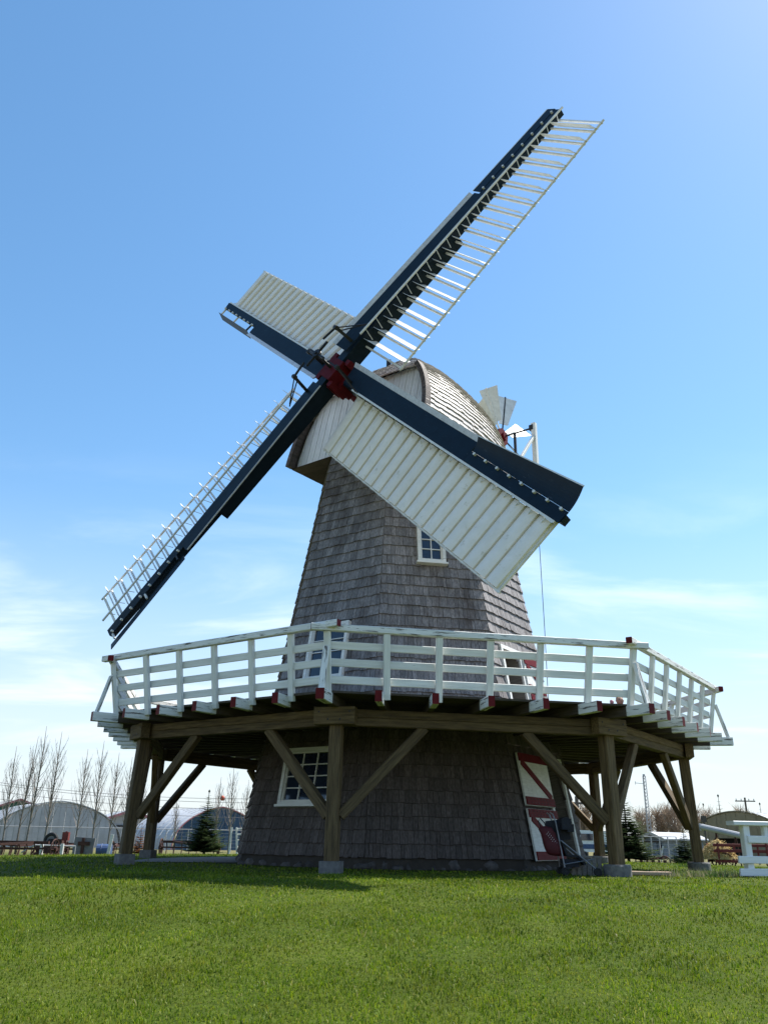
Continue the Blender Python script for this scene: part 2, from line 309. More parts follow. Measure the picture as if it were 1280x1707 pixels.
# ------------------------------------------------------------------ tower
A0 = 0.18403; Q = math.pi/4
A = lambda k: -A0+(k-2)*Q
def V8(a_, r_, z): return Vector((r_*math.sin(a_), -r_*math.cos(a_), z))
R0, RM = 4.618, 0.1826; TZ1 = 11.25
rt = lambda z: R0-RM*z
C22, S22 = math.cos(R(22.5)), math.sin(R(22.5))
def fpt(k, u, z, off=0.0):
    """point on tower face k: u -1..1 between its edges, height z, off metres outwards"""
    am = A(k)+Q/2; hw = rt(z)*S22; apo = rt(z)*C22
    n_ = Vector((math.sin(am), -math.cos(am), 0)); t_ = Vector((math.cos(am), math.sin(am), 0))
    nn = Vector((n_.x, n_.y, RM*C22)).normalized()
    return n_*apo + t_*(u*hw) + Vector((0, 0, z)) + nn*off
def fnorm(k):
    am = A(k)+Q/2; return Vector((math.sin(am), -math.cos(am), RM*C22)).normalized()
def ftan(k):
    am = A(k)+Q/2; return Vector((math.cos(am), math.sin(am), 0))
def face_uz(k, px, py):
    d = Vector(ray(px, py)); n_ = fnorm(k); p0 = fpt(k, 0, 3); c = Vector(CAM); p = c + d*((p0-c).dot(n_)/d.dot(n_))
    return (p-fpt(k, 0, p.z)).dot(ftan(k))/(rt(p.z)*S22), p.z
tower = thing('windmill_tower', 'eight sided grey shingled windmill tower rising through the wooden gallery', 'tower')
OPEN = {3: [(.18, .72, .12, 2.42), (-.60, .02, 3.17, 5.05)]}      # door openings u0,u1,z0,z1
HOLES = {k: list(v_) for k, v_ in OPEN.items()}
# core wall, with real openings
mb = MB()
for k in range(8):
    I = -.03
    us = sorted({-1, 1} | {q for o_ in OPEN.get(k, []) for q in o_[:2]}); zs = sorted({0, TZ1} | {q for o_ in OPEN.get(k, []) for q in o_[2:]})
    for a_, b_ in zip(us, us[1:]):
        for c_, d_ in zip(zs, zs[1:]):
            if any(o_[0] <= a_ and b_ <= o_[1] and o_[2] <= c_ and d_ <= o_[3] for o_ in OPEN.get(k, [])): continue
            mb.add([fpt(k, a_, c_, I), fpt(k, b_, c_, I), fpt(k, b_, d_, I), fpt(k, a_, d_, I)], [(0, 1, 2, 3)])
mb.build('wall_core', m_core, tower)
fl = [V8(A(k), rt(3.15)-.1, 3.15) for k in range(8)]
MB_ = MB(); MB_.add(fl, [tuple(range(8))]); MB_.build('upper_floor', m_deck, tower)
def window(k, px0, py0, px1, py1, nc, nr, proud=.05):
    u0, z1 = face_uz(k, px0, py0); u1, z0 = face_uz(k, px1, py1)
    um = (u0+u1)/2; zm = (z0+z1)/2; hw = rt(zm)*S22; wd = (u1-u0)*hw; n_ = fnorm(k); t_ = ftan(k); s_ = n_.cross(t_)*-1
    if s_.z < 0: s_ = -s_
    c = fpt(k, um, zm, .0); ht = (z1-z0)/s_.z
    HOLES.setdefault(k, []).append((u0+.02, u1-.02, z0+.03, z1-.03))
    wm = Matrix(((t_.x, s_.x, n_.x, c.x), (t_.y, s_.y, n_.y, c.y), (t_.z, s_.z, n_.z, c.z), (0, 0, 0, 1)))
    fw_ = .085
    b = MB()
    for sx in (-1, 1): b.box((sx*(wd/2-fw_/2), 0, proud), (fw_, ht, .13))
    for sy in (-1, 1): b.box((0, sy*(ht/2-fw_/2), proud-.002), (wd-2*fw_+.002, fw_, .12))
    b.box((0, -ht/2-.02, proud+.03), (wd+.08, .05, .16))
    wn = b.build('window', m_white, tower, mat=wm)
    b = MB(); iw, ih = wd-2*fw_, ht-2*fw_
    s_f = .035
    for sx in (-1, 1): b.box((sx*(iw/2-s_f/2), 0, proud-.01), (s_f, ih, .05))
    for sy in (-1, 1): b.box((0, sy*(ih/2-s_f/2), proud-.012), (iw-2*s_f, s_f, .05))
    b.build('sash', m_white, wn)
    iw -= 2*s_f; ih -= 2*s_f
    for i in range(1, nc): MBm = MB(); MBm.box((-iw/2+iw*i/nc, 0, proud-.012), (.022, ih, .035)); MBm.build('glazing_bar', m_white, wn)
    for j in range(1, nr): MBm = MB(); MBm.box((0, -ih/2+ih*j/nr, proud-.014), (iw, .022, .034)); MBm.build('glazing_bar', m_white, wn)
    for i in range(nc):
        for j in range(nr):
            MBm = MB(); MBm.box((-iw/2+iw*(i+.5)/nc, -ih/2+ih*(j+.5)/nr, proud-.03), (iw/nc-.02, ih/nr-.02, .006)); MBm.build('pane', m_glass, wn)
    return wn
window(2, 694, 877, 743, 942, 2, 3)['label'] = 'small white six pane window high on the tower'
window(1, 524, 1046, 574, 1131, 2, 4)['label'] = 'white window behind the gallery railing'
window(1, 483, 1250, 553, 1343, 3, 4)['label'] = 'white window under the gallery deck'

# shingles: the 300 largest in view are separate, the rest one mass
pieces = []
EXP = .275
for k in range(8):
    c = 0; z = .22
    while z < TZ1-.05:
        zt = min(z+EXP*1.25, TZ1+.1); e_here = EXP*rnd.uniform(.97, 1.03); hw = rt(z)*S22; x = -1-.0
        while x < 1:
            wu = rnd.choice((.085, .105, .13, .155, .19, .12))*rnd.uniform(.9, 1.1)/hw; x1 = x+wu
            if 1-x1 < .07/hw: x1 = 1.0
            um = (x+x1)/2; zm = z+e_here/2
            if not any(o_[0] < um < o_[1] and o_[2] < zm < o_[3] for o_ in HOLES.get(k, [])):
                g = .004/hw; j = rnd.uniform(-.012, .012); th = rnd.uniform(.026, .042); sk = rnd.uniform(-.004, .004)
                a_, b_ = x+g, x1-g
                q = [fpt(k, a_, z+j, th), fpt(k, b_, z+j+sk, th+rnd.uniform(-.004, .004)), fpt(k, b_, zt, -.008), fpt(k, a_, zt, -.008)]
                iq = [fpt(k, a_, z+j, -.02), fpt(k, b_, z+j+sk, -.02), fpt(k, b_, zt, -.02), fpt(k, a_, zt, -.02)]
                pieces.append((k, z, um, q+iq))
            x = x1
        z += e_here
SF = [(0, 1, 2, 3), (0, 4, 5, 1), (1, 5, 6, 2), (3, 7, 4, 0)]
def proj(p):
    d = np.array(p)-CAM; zz = d@FW; return 640+FPX*(d@RT)/zz, 853.5-FPX*(d@UPV)/zz
def score(pc):
    k, z, um, q = pc
    if k not in (1, 2): return 0
    if z > 7.5 or 2.55 < z < 3.2 or (z > 3.0 and z < 4.4): return 0
    pp = [proj(c_) for c_ in q[:4]]
    return (max(p[0] for p in pp)-min(p[0] for p in pp))*abs(pp[0][1]-pp[3][1])
order = sorted(range(len(pieces)), key=lambda i: -score(pieces[i])); pick = set(order[:300])
mb = MB()
for i, (k, z, um, q) in enumerate(pieces):
    if i in pick:
        c = sum(q, Vector())/8; me = mesh('shingle', [p-c for p in q], SF, m_shingle if z > 2.9 else m_shingle_shade); link('shingle', me, tower, Matrix.Translation(c))
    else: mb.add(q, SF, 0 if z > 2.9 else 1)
o = mb.build('shingles', [m_shingle, m_shingle_shade], tower); o['kind'] = 'stuff'
# foundation stones
for k in range(8):
    u = -.97
    while u < .97:
        wd = rnd.uniform(.12, .42); ht = rnd.uniform(.10, .24); hw = rt(0)*S22; um = u+wd/2/hw
        c = fpt(k, um, rnd.uniform(-.03, .10), rnd.uniform(-.14, -.07)); t_ = ftan(k); nn = Vector((-t_.y, t_.x, 0))*-1; b = MB(); V = []
        n1, n2 = 7, 5
        for i in range(n2+1):
            ph_ = math.pi*i/n2
            for j in range(n1):
                th = 2*math.pi*j/n1; s = 1+rnd.uniform(-.2, .2); V.append(t_*(wd*.54*math.sin(ph_)*math.cos(th)*s) + nn*(.13*math.sin(ph_)*math.sin(th)*s) + Vector((0, 0, ht*.55*math.cos(ph_)*s)))
        F = [(i*n1+j, i*n1+(j+1) % n1, (i+1)*n1+(j+1) % n1, (i+1)*n1+j) for i in range(n2) for j in range(n1)]
        link('foundation_stone', mesh('foundation_stone', V, F, m_stone, smooth=True), tower, Matrix.Translation(c))
        u += (wd+.02)/hw

# doors on the right face
def door_set(u0, u1, z0, z1, lu0, lu1, lz0, lz1, hinge_right):
    k = 3; n_ = fnorm(k); t_ = ftan(k); s_ = t_.cross(n_); s_ = s_ if s_.z > 0 else -s_
    def fm(u, z, off): c = fpt(k, u, z, off); return Matrix(((t_.x, s_.x, n_.x, c.x), (t_.y, s_.y, n_.y, c.y), (t_.z, s_.z, n_.z, c.z), (0, 0, 0, 1)))
    zm = (z0+z1)/2; hw = rt(zm)*S22; wd = (u1-u0)*hw; ht = (z1-z0)/s_.z
    # reveal (deep plank-lined opening) and white casing
    b = MB(); D = .75
    for sx in (-1, 1): b.box((sx*(wd/2+.02), 0, -D/2+.02), (.05, ht, D))
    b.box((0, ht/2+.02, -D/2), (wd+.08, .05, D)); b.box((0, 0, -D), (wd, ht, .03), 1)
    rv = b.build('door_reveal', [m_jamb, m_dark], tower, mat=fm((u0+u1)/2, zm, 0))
    b = MB()
    for sx in (-1, 1): b.box((sx*(wd/2+.05), 0, .03), (.10, ht+.1, .09))
    b.box((0, ht/2+.08, .032), (wd+.2, .1, .09)); b.build('door_casing', m_white, tower, mat=fm((u0+u1)/2, zm, 0))
    # leaf lying open against the wall: two halves (stable door)
    lzm = (lz0+lz1)/2; hw = rt(lzm)*S22; lw = (lu1-lu0)*hw; lh = (lz1-lz0)/s_.z; lm = fm((lu0+lu1)/2, lzm, .09)
    for half in (0, 1):
        y0, y1 = ((-lh/2, -.03*lh), (.0*lh, lh/2))[half]; hh = y1-y0; ym = (y0+y1)/2
        b = MB(); npl = 7
        for i in range(npl): b.box((-lw/2+lw*(i+.5)/npl, ym, 0), (lw/npl-.006, hh, .045))
        d = b.build('door', m_white, tower, mat=lm); d['label'] = ('lower', 'upper')[half]+' half of the open white door with red braces'
        for nm, yy in (('top', y1-.10), ('bottom', y0+.10)):
            b = MB(); b.box((0, yy, .034), (lw-.03, .18, .03)); b.build('red_rail', m_redbright, d)
        b = MB(); b.bar((-lw/2+.12, y1-.2, .031), (lw/2-.12, y0+.2, .031), .15, .03, (0, 0, 1)); b.build('red_brace', m_redbright, d)
        for yy in (y1-.06, y1-.14, y0+.06, y0+.14):
            for i in range(9):
                if (half == 1 and yy > ym) or (half == 0 and yy < ym): continue
                b = MB(); b.disc((-lw/2+.1+(lw-.2)*i/8, yy, .051), (0, 0, 1), .014, .012, 6); b.build('rivet', m_black, d)
door_set(.18, .72, .12, 2.42, -.80, .15, .18, 2.50, False)
door_set(-.60, .02, 3.17, 5.05, .10, .80, 3.22, 5.05, True)
# ------------------------------------------------------------------ gallery
gal = thing('wooden_gallery', 'octagonal timber gallery on posts with white railing around the windmill', 'gallery')
RP, RS, RR0, RR1 = 7.1605, 8.387, 7.894, 8.079
ZB0, ZB1, ZJ0, ZJ1, ZD = 2.60, 2.915, 2.92, 3.115, 3.16
def sidept(k, t, r_, z): return V8(A(k), r_, z).lerp(V8(A(k+1), r_, z), t)
for k in range(8):
    zgk = 0.0; top = V8(A(k), RP, ZB0); bot = V8(A(k), RP+.03, .21)
    if k == 1: bot = V8(A(k), RP+.12, .21)
    if k == 4: bot = V8(A(k), RP+.08, .19)
    rad = Vector((math.sin(A(k)), -math.cos(A(k)), 0))
    timber('post', bot, top, .235, .235, m_timber, gal, up=rad, ch=.015)
    b = MB()
    if k in (3, 4, 5): b.tube([(bot.x, bot.y, -.15), (bot.x, bot.y, bot.z-.03), (bot.x, bot.y, bot.z)], [.27, .265, .25], 20)
    else: b.box((bot.x, bot.y, bot.z/2-.07), (.37, .34, bot.z+.14), 0, (Vector((rad.y, -rad.x, 0)), rad, Vector((0, 0, 1))))
    b.build('concrete_footing', m_conc, gal)
    # two stacked beams per side
    p, q = V8(A(k), RP, 0), V8(A(k+1), RP, 0); dr = (q-p).normalized(); nn = Vector((dr.y, -dr.x, 0))
    for i, (z0, z1) in enumerate(((ZB0, ZB0+.158), (ZB0+.16, ZB1))):
        zz = Vector((0, 0, (z0+z1)/2)); e = .13 if i else .11
        timber('beam', p+dr*e+zz+nn*(.006*i), q-dr*e+zz+nn*(.006*i), .2, z1-z0, m_timber, gal)
    tn = Vector((math.cos(A(k)), math.sin(A(k)), 0)); c = V8(A(k), RP+.115, (ZB0+ZB1)/2+.01)
    timber('corner_block', c-tn*.40, c+tn*.40, .2, .33, m_timber, gal)
    for sx in (-.3, -.12, .12, .3):
        bo = c+tn*sx+rad*.103+UZ*(.07 if abs(sx) > .2 else -.07); b = MB(); b.disc(bo, rad, .018, .012, 8); b.build('bolt', m_black, gal)
    timber('corner_block', V8(A(k), RP-.05, 2.605+.15)-rad*.1, V8(A(k), RP-.05, 2.605+.15)+rad*.1, .24, .29, m_timber, gal)
    for s, kk in ((1, k), (-1, k-1)):
        o_ = V8(A(k), RP, 0).lerp(V8(A(k+s), RP, 0), 1.72/5.48); t2 = V8(A(k), RP, 0).lerp(V8(A(k+s), RP, 0), .12/5.48)
        timber('brace', Vector((t2.x, t2.y, .98)), Vector((o_.x, o_.y, ZB0+.02)), .15, .19, m_timber, gal)
jp, jn = [], 6
for k in range(8):
    for i in range(jn):
        end = sidept(k, i/jn, RS, 0); ln = end.length; d = end/ln; z = (ZJ0+ZJ1)/2
        inner = d*(rt(3)*.93+.02); tn = Vector((-d.y, d.x, 0)); wj = .16 if i == 0 else .125
        p0 = inner+Vector((0, 0, z)); pm = d*(ln-.56)+Vector((0, 0, z)); p1 = end+Vector((0, 0, z))
        if k == 3 and False: pass
        j = timber('joist', p0, pm, wj, ZJ1-ZJ0, m_deck, gal)
        l = .56; je = chbox(l, wj+.004, ZJ1-ZJ0+.004, .008, [m_whiteworn, m_red], None) if (i, 'je') not in _tc else None
        if (i == 0, 'je') not in _tc:
            V = []; me = chbox(l, wj+.004, ZJ1-ZJ0+.004, .008, [m_whiteworn, m_red], None); me.polygons[9].material_index = 1; _tc[(i == 0, 'je')] = me
        mw = frame(pm, p1); o = link('joist_end', _tc[(i == 0, 'je')], j); o.matrix_basis = j.matrix_basis.inverted() @ mw
        # railing post
        rp0 = sidept(k, i/jn, RR0-.03, 3.02); rp1 = sidept(k, i/jn, RR1, 4.225+(.055 if k % 2 and i else 0))
        rp0 += tn*(.11 if i else .0); rp1 += tn*(.11 if i else .0)
        if i == 0: rp0.z = 3.10
        sd_ = V8(A(k+1), 1, 0)-V8(A(k), 1, 0); up = Vector((sd_.y, -sd_.x, 0)).normalized() if i else d
        timber('rail_post', rp0, rp1, .125, .09, m_white if i else m_white, gal, up=up, ch=.008)
        if i == 0:
            timber('corner_brace', d*(ln-.09)+Vector((0, 0, ZJ1-.01)), sidept(k, 0, RR1+.005, 3.93), .12, .075, m_whiteworn, gal, up=d)
    # rails
    dr = (V8(A(k+1), 1, 0)-V8(A(k), 1, 0)).normalized(); nn = Vector((dr.y, -dr.x, 0))
    hi = .055 if k % 2 else 0.0
    p, q = V8(A(k), RR1+.03, 4.29+hi), V8(A(k+1), RR1+.03, 4.29+hi)
    timber('top_rail', p-dr*.30, q+dr*(.28), .13, .13, [m_whiteworn, m_red], gal, ends=1)
    for z in (3.99, 3.675, 3.36):
        r_ = RR0+(RR1-RR0)*(z-3.1)/1.12-.085; p, q = V8(A(k), r_, z), V8(A(k+1), r_, z)
        timber('middle_rail', p+dr*.02, q-dr*.02, .035, .15, m_white, gal)
    # deck boards parallel to the side
    nb = 18; r_in, r_out = rt(ZD)+.02, 7.86
    for b_ in range(nb):
        ra = r_in+(r_out-r_in)*b_/nb+.012; rb_ = r_in+(r_out-r_in)*(b_+1)/nb
        zz = rnd.uniform(-.004, .002)
        q4 = [V8(A(k), ra, 0), V8(A(k+1), ra, 0), V8(A(k+1), rb_, 0), V8(A(k), rb_, 0)]
        q4 = [q4[0].lerp(q4[1], .003), q4[1].lerp(q4[0], .003), q4[2].lerp(q4[3], .003), q4[3].lerp(q4[2], .003)]
        c = sum(q4, Vector())/4; V = [Vector((p_-c).to_tuple())+Vector((0, 0, 0)) for p_ in q4]
        V = [v_+Vector((0, 0, ZJ1+.003)) for v_ in V]+[v_+Vector((0, 0, ZD+zz)) for v_ in V]
        me = mesh('deck_board', V, [(3, 2, 1, 0), (4, 5, 6, 7), (0, 1, 5, 4), (1, 2, 6, 5), (2, 3, 7, 6), (3, 0, 4, 7)], m_deck)
        link('deck_board', me, gal, Matrix.Translation(c))

# ------------------------------------------------------------------ cap
SH = np.array([-1.9289, -2.6165, 12.9256]); SAZ, STI, SPH, SL = -.6331, .2361, .7391, 9.909; SD1, SD2 = .1621, -.1585
nv = Vector((math.sin(SAZ)*math.cos(STI), -math.cos(SAZ)*math.cos(STI), math.sin(STI)))
hv = Vector((math.cos(SAZ), math.sin(SAZ), 0)); upv = nv.cross(hv).normalized()
NH = Vector((nv.x, nv.y, 0)).normalized(); Hub = Vector(SH); UZ = Vector((0, 0, 1)); ZC = 10.95
cap = thing('windmill_cap_house', 'boat shaped shingled windmill cap with white boarded front above the tower', 'windmill head', (0, 0, 0))
FK = [2.2, .75, -.5, -1.5, -2.5, -3.3, -3.91]; ZK = [14.2, 14.47, 14.44, 14.36, 14.13, 13.58, 12.61]; WK = [2.47, 2.49, 2.44, 2.36, 2.21, 1.87, 1.13]
def smk(fm, K):
    a_ = -np.array(FK); return float(np.mean([np.interp(-(fm+o_), a_, K) for o_ in np.linspace(-.4, .4, 9)]))
def hull(s, th, off=0.0, E_=.85):
    fm = 2.2*(1-s)+(-3.91)*s; w_ = smk(fm, WK)+off; zr = smk(fm, ZK)+off; c, sn = math.cos(th), max(0.0, math.sin(th))
    lat = w_*math.copysign(abs(c)**E_, c); z = (zr-ZC)*sn**E_; b = max(0, 1-s)**1.5
    return NH*(fm+.3*b-z*math.tan(.236)*b) + hv*lat + UZ*(ZC+z)
# inner shell
ns_, nt_ = 24, 33; v = []; f = []
for i in range(ns_):
    for j in range(nt_): v.append(hull(max(i/(ns_-1), .0 if abs(math.pi/2-math.pi*j/(nt_-1)) > 1.0 else .13), math.pi*j/(nt_-1), -.03))
for i in range(ns_-1):
    for j in range(nt_-1): f.append((i*nt_+j, (i+1)*nt_+j, (i+1)*nt_+j+1, i*nt_+j+1))
f.append(tuple((ns_-1)*nt_+j for j in range(nt_)))
link('roof_shell', mesh('roof_shell', v, f, m_core), cap)
# the front end is half hipped: its top edge is set back behind a small shingled hood
ZCUT = 13.28
TH0 = math.asin(min(1, ((ZCUT-ZC)/(smk(2.2, ZK)-ZC))**(1/.85)))
def s_start(th):
    q = abs(math.pi/2-th)/(math.pi/2-TH0); return 0.0 if q >= 1 else .125*(1-q**1.5)
def hp(ss, tt, of):
    if ss < 0: return hull(0, tt, of)-(hull(.05, tt, of)-hull(0, tt, of))*(-ss/.05)
    return hull(ss, tt, of)
mb = MB(); NC = 33
for side in (0, 1):
    for c_ in range(NC):
        t0, t1 = math.pi/2*c_/NC, math.pi/2*min(1.0, (c_+1.25)/NC)
        if side: t0, t1 = math.pi-t0, math.pi-t1
        st_ = s_start((t0+t1)/2); s = (-.035 if st_ == 0 else st_-.02)+rnd.uniform(0, .01)
        while s < 1.0:
            ds = rnd.uniform(.022, .045); s1 = min(s+ds, 1.0); th_ = rnd.uniform(.036, .050); g = .0009
            j_ = rnd.uniform(-.006, .006)
            q = [hp(s+g, t0+j_, th_), hp(s1-g, t0+j_, th_), hp(s1-g, t1, .002), hp(s+g, t1, .002), hp(s+g, t0+j_, -.01), hp(s1-g, t0+j_, -.01), hp(s1-g, t1, -.02), hp(s+g, t1, -.02)]
            mb.add(q, [(0, 1, 2, 3), (0, 4, 5, 1), (1, 5, 6, 2), (3, 7, 4, 0)]); s = s1
o = mb.build('roof_shingles', m_capshingle, cap); o['kind'] = 'stuff'
# hood shingles
mb = MB(); NR = 6; NCc = 13
def hood(u, v_):
    th = TH0+(math.pi-2*TH0)*u; A_ = hull(s_start(th), th, .03); w_ = hull(0, th, 0); lat = w_.dot(hv); g0 = hull(0, TH0, 0)
    B_ = NH*(g0.dot(NH)+.07) + hv*(lat*1.02) + UZ*(ZCUT-.03+.10*math.sin(math.pi*u))
    return B_.lerp(A_, v_)
nvh = (hood(.5, 1)-hood(.5, 0)).cross(hood(.6, .5)-hood(.4, .5)).normalized(); nvh = nvh if nvh.z > 0 else -nvh
for r_ in range(NR):
    for c_ in range(NCc):
        u0, u1 = (c_+.02)/NCc, (c_+.98)/NCc; v0, v1 = r_/NR, min(1, (r_+1.2)/NR); k_ = rnd.uniform(.03, .042)
        q = [hood(u0, v0)+nvh*k_, hood(u1, v0)+nvh*k_, hood(u1, v1)+nvh*.004, hood(u0, v1)+nvh*.004, hood(u0, v0)-nvh*.012, hood(u1, v0)-nvh*.012, hood(u1, v1)-nvh*.012, hood(u0, v1)-nvh*.012]
        mb.add(q, [(0, 1, 2, 3), (0, 4, 5, 1), (1, 5, 6, 2), (3, 7, 4, 0), (4, 7, 6, 5)])
o = mb.build('hood_shingles', m_capshingle, cap); o['kind'] = 'stuff'
# verge: shingle butts along the front arch
mb = MB()
for side in (0, 1):
    nvr = 30
    for i in range(nvr):
        t0, t1 = TH0*1.04*i/nvr, TH0*1.04*(i+.94)/nvr
        if side: t0, t1 = math.pi-t0, math.pi-t1
        a_, b2 = hp(-.036, t0, .045), hp(-.036, t1, .045); c2, d2 = hp(-.036, t1, -.085), hp(-.036, t0, -.085); bk = (hull(.05, t0)-hull(0, t0))*(.04/.05)
        mb.add([a_, b2, c2, d2, a_+bk, b2+bk, c2+bk, d2+bk], [(0, 1, 2, 3), (7, 6, 5, 4), (3, 2, 6, 7), (0, 4, 5, 1), (1, 5, 6, 2), (0, 3, 7, 4)])
o = mb.build('verge_shingles', m_shingle_shade, cap); o['kind'] = 'stuff'
# front gable: upright boards in a plane parallel to the sails
nb = 40; W0 = hull(0, 0)
for i in range(nb):
    c0, c1 = -1+2*i/nb, -1+2*(i+1)/nb; q = []
    def gp(c_, top):
        th = math.acos(max(-1, min(1, math.copysign(abs(c_)**(1/.85), c_)))); p_ = hull(.03, th, -.04)
        if top and p_.z > ZCUT+.17: p_ = p_-UZ*(p_.z-ZCUT-.17)+NH*((p_.z-ZCUT-.17)*math.tan(.236))
        if not top: p_ = hull(.03, 0 if c_ > 0 else math.pi, -.04); p_ = p_ + hv*((abs(c_)-1)*smk(2.2, WK)*math.copysign(1, c_)); p_.z = ZC-.02
        return p_
    g = .0025
    q = [gp(c0+g, 0), gp(c1-g, 0), gp(c1-g, 1), gp(c0+g, 1)]; th = nv*.03
    q2 = [p_+th*(1 if i % 2 else 1.25) for p_ in q]
    link('gable_board', mesh('gable_board', q+q2, [(3, 2, 1, 0), (4, 5, 6, 7), (0, 1, 5, 4), (1, 2, 6, 5), (2, 3, 7, 6), (3, 0, 4, 7)], m_gable), cap)
# soffit and curb
mb = MB(); nso = 26
for i in range(nso):
    s0, s1 = i/nso, (i+1)/nso; z = Vector((0, 0, -.03))
    a_, b_, c_, d_ = hull(s0+.002, 0), hull(s1-.002, 0), hull(s1-.002, math.pi), hull(s0+.002, math.pi)
    mb.add([a_+z, b_+z, c_+z, d_+z, a_, b_, c_, d_], [(0, 1, 2, 3), (7, 6, 5, 4), (0, 4, 5, 1), (2, 6, 7, 3)])
mb.build('soffit', m_deck, cap)
b = MB(); b.tube([V8(0, 0, 10.6), V8(0, 0, 10.97)], 2.3, 32); b.build('curb_ring', m_core, cap)
b = MB(); b.box(tuple(hull(.125, math.pi/2, .12)), (.14, .14, .26)); b.build('ridge_finial', m_black, cap)
b = MB()
for i in range(22):
    s0, s1 = i/22, (i+1)/22
    if s1 > .9: break
    if s0 < .12: continue
    for sg in (-1, 1): b.add([hull(s0, math.pi/2, .055), hull(s1, math.pi/2, .05), hull(s1, math.pi/2+sg*.07, .05), hull(s0, math.pi/2+sg*.07, .055)], [(0, 1, 2, 3)])
b.build('ridge_cap', m_capshingle, cap)

# ------------------------------------------------------------------ sails
rot = thing('windmill_sails', 'four long navy and white windmill sails on a dark red hub', 'sails', tuple(Hub))
zbase = lambda y: .34-.021*y
zlead = lambda y: .42-.034*y
ztw = lambda x, y: -.30*max(0, (1-y/9.7))*(x/1.9)
NSH = 20; Y0, Y1 = 1.12, 9.62
def make_sail(opened, spk):
    """local X = clockwise side (shutters), Y = outwards, Z = towards the wind"""
    b = MB()
    def sec(y, hw, z0, z1): return [(-hw, y, z0), (hw, y, z0), (hw, y, z1), (-hw, y, z1)]
    st = [(5.2, .115, -.10, .19), (7.5, .10, -.09, .14), (9.86, .09, -.08, .10)]; b.box((0, 2.75, -.05), (.32, 4.9, .52))
    V = [p for s_ in st for p in sec(*s_)]; F = [(3, 2, 1, 0), (8, 9, 10, 11)]
    for i in range(2): F += [(i*4+j, i*4+(j+1) % 4, i*4+4+(j+1) % 4, i*4+4+j) for j in range(4)]
    b.add(V, F); s = b.build('sail', m_blue, rot)
    def plate(name, xs, ys, zf, th, mat, par=s, xf=None):
        V, F = [], []; nx, ny = len(xs), len(ys)
        for layer in (0, 1):
            for y in ys:
                for x in xs: V.append((xf(x, y) if xf else x, y, zf(x, y)-layer*th))
        o_ = nx*ny
        for j in range(ny-1):
            for i in range(nx-1):
                a_ = j*nx+i; F.append((a_, a_+1, a_+nx+1, a_+nx)); F.append((o_+a_+nx, o_+a_+nx+1, o_+a_+1, o_+a_))
        for i in range(nx-1): F.append((i+1, i, o_+i, o_+i+1)); a_ = (ny-1)*nx+i; F.append((a_, a_+1, o_+a_+1, o_+a_))
        for j in range(ny-1): a_ = j*nx; F.append((a_, a_+nx, o_+a_+nx, o_+a_)); a_ = j*nx+nx-1; F.append((a_+nx, a_, o_+a_, o_+a_+nx))
        return link(name, mesh(name, V, F, mat), par)
    lin = lambda a_, b_, n: [a_+(b_-a_)*i/n for i in range(n+1)]
    bz = lambda x, y: zbase(y)+(zlead(y)-zbase(y))*((.12-x)/.62)
    plate('leading_board', [-.40, -.2, .13], lin(.62, 6.56, 8), bz, .035, m_blue)
    plate('leading_board', [-.16, .13], lin(6.565, 9.84, 4), bz, .035, m_blue)
    plate('edge_strip', [-.53, -.402], lin(.62, 6.5, 8), lambda x, y: bz(-.40, y)+(-.40-x)*.5, .035, m_pale)
    # spoiler: curved plate over the outer third of the leading edge
    if spk in (0, 1):
        cz = (lambda x, y: bz(x*.95, y)+.01) if spk == 0 else (lambda x, y: bz(-.16, y)+.02+.16*((-.16-x)/.54)**2)
        x0 = -.52 if spk == 0 else -.70
        tp = (lambda y: 1.0) if spk == 0 else (lambda y: .60+.40*(y-6.62)/3.24)
        sp = plate('spoiler', lin(x0, -.165, 6), lin(6.62, 9.86, 4), cz, .025, m_blue, xf=lambda x, y: -.165+(x+.165)*tp(y))
        plate('spoiler_edge', [x0-.035, x0-.002], lin(6.62, 9.86, 4), lambda x, y: cz(x0, y), .03, m_sailwhite, sp, xf=lambda x, y: -.165+(x+.165)*tp(y))
    else:
        # spoiler turned about its axis, standing off the board
        if spk == 2: xs = lin(-.66, -.34, 5); cz = lambda x, y: .02+.10*(9.9-y)/3.2+(-.34-x)*.28
        else: xs = lin(-.52, -.40, 5); cz = lambda x, y: bz(-.40, y)-.10+(x+.46)*2.6
        sp = plate('spoiler', xs, lin(6.72, 9.98, 4), cz, .022, m_blue)
        for y in (6.9, 8.3, 9.75):
            b = MB(); b.bar((-.40, y, bz(-.40, y)), (-.13, y, bz(-.13, y)-.03), .05, .05); b.build('spoiler_bracket', m_sailwhite if y > 8 else m_black, s)
    for i in range(8):
        y = 6.75+i*.42; b = MB(); b.disc((-.13, y, bz(-.13, y)+.03), (0, 0, 1), .035, .07, 8); b.build('stud', m_sailwhite, s)
    # striking rail with hooks
    b = MB(); pts = [((.40, y, .50-.021*y) if opened else (.16, y, zbase(y)-.02)) for y in lin(1.2, 9.75, 6)]
    for p_, q_ in zip(pts, pts[1:]): b.bar(p_, q_, .05, .045)
    b.build('striking_rail', m_sailwhite, s)
    dy = (Y1-Y0)/NSH
    zr = lambda x, y: -.05+ztw(x, y)
    b = MB()
    ys = lin(1.05, 9.72, 8)
    for y0, y1 in zip(ys, ys[1:]): b.bar((1.90, y0, zr(1.9, y0)), (1.90, y1, zr(1.9, y1)), .04, .05)
    b.build('outer_rail', m_sailwhite, s)
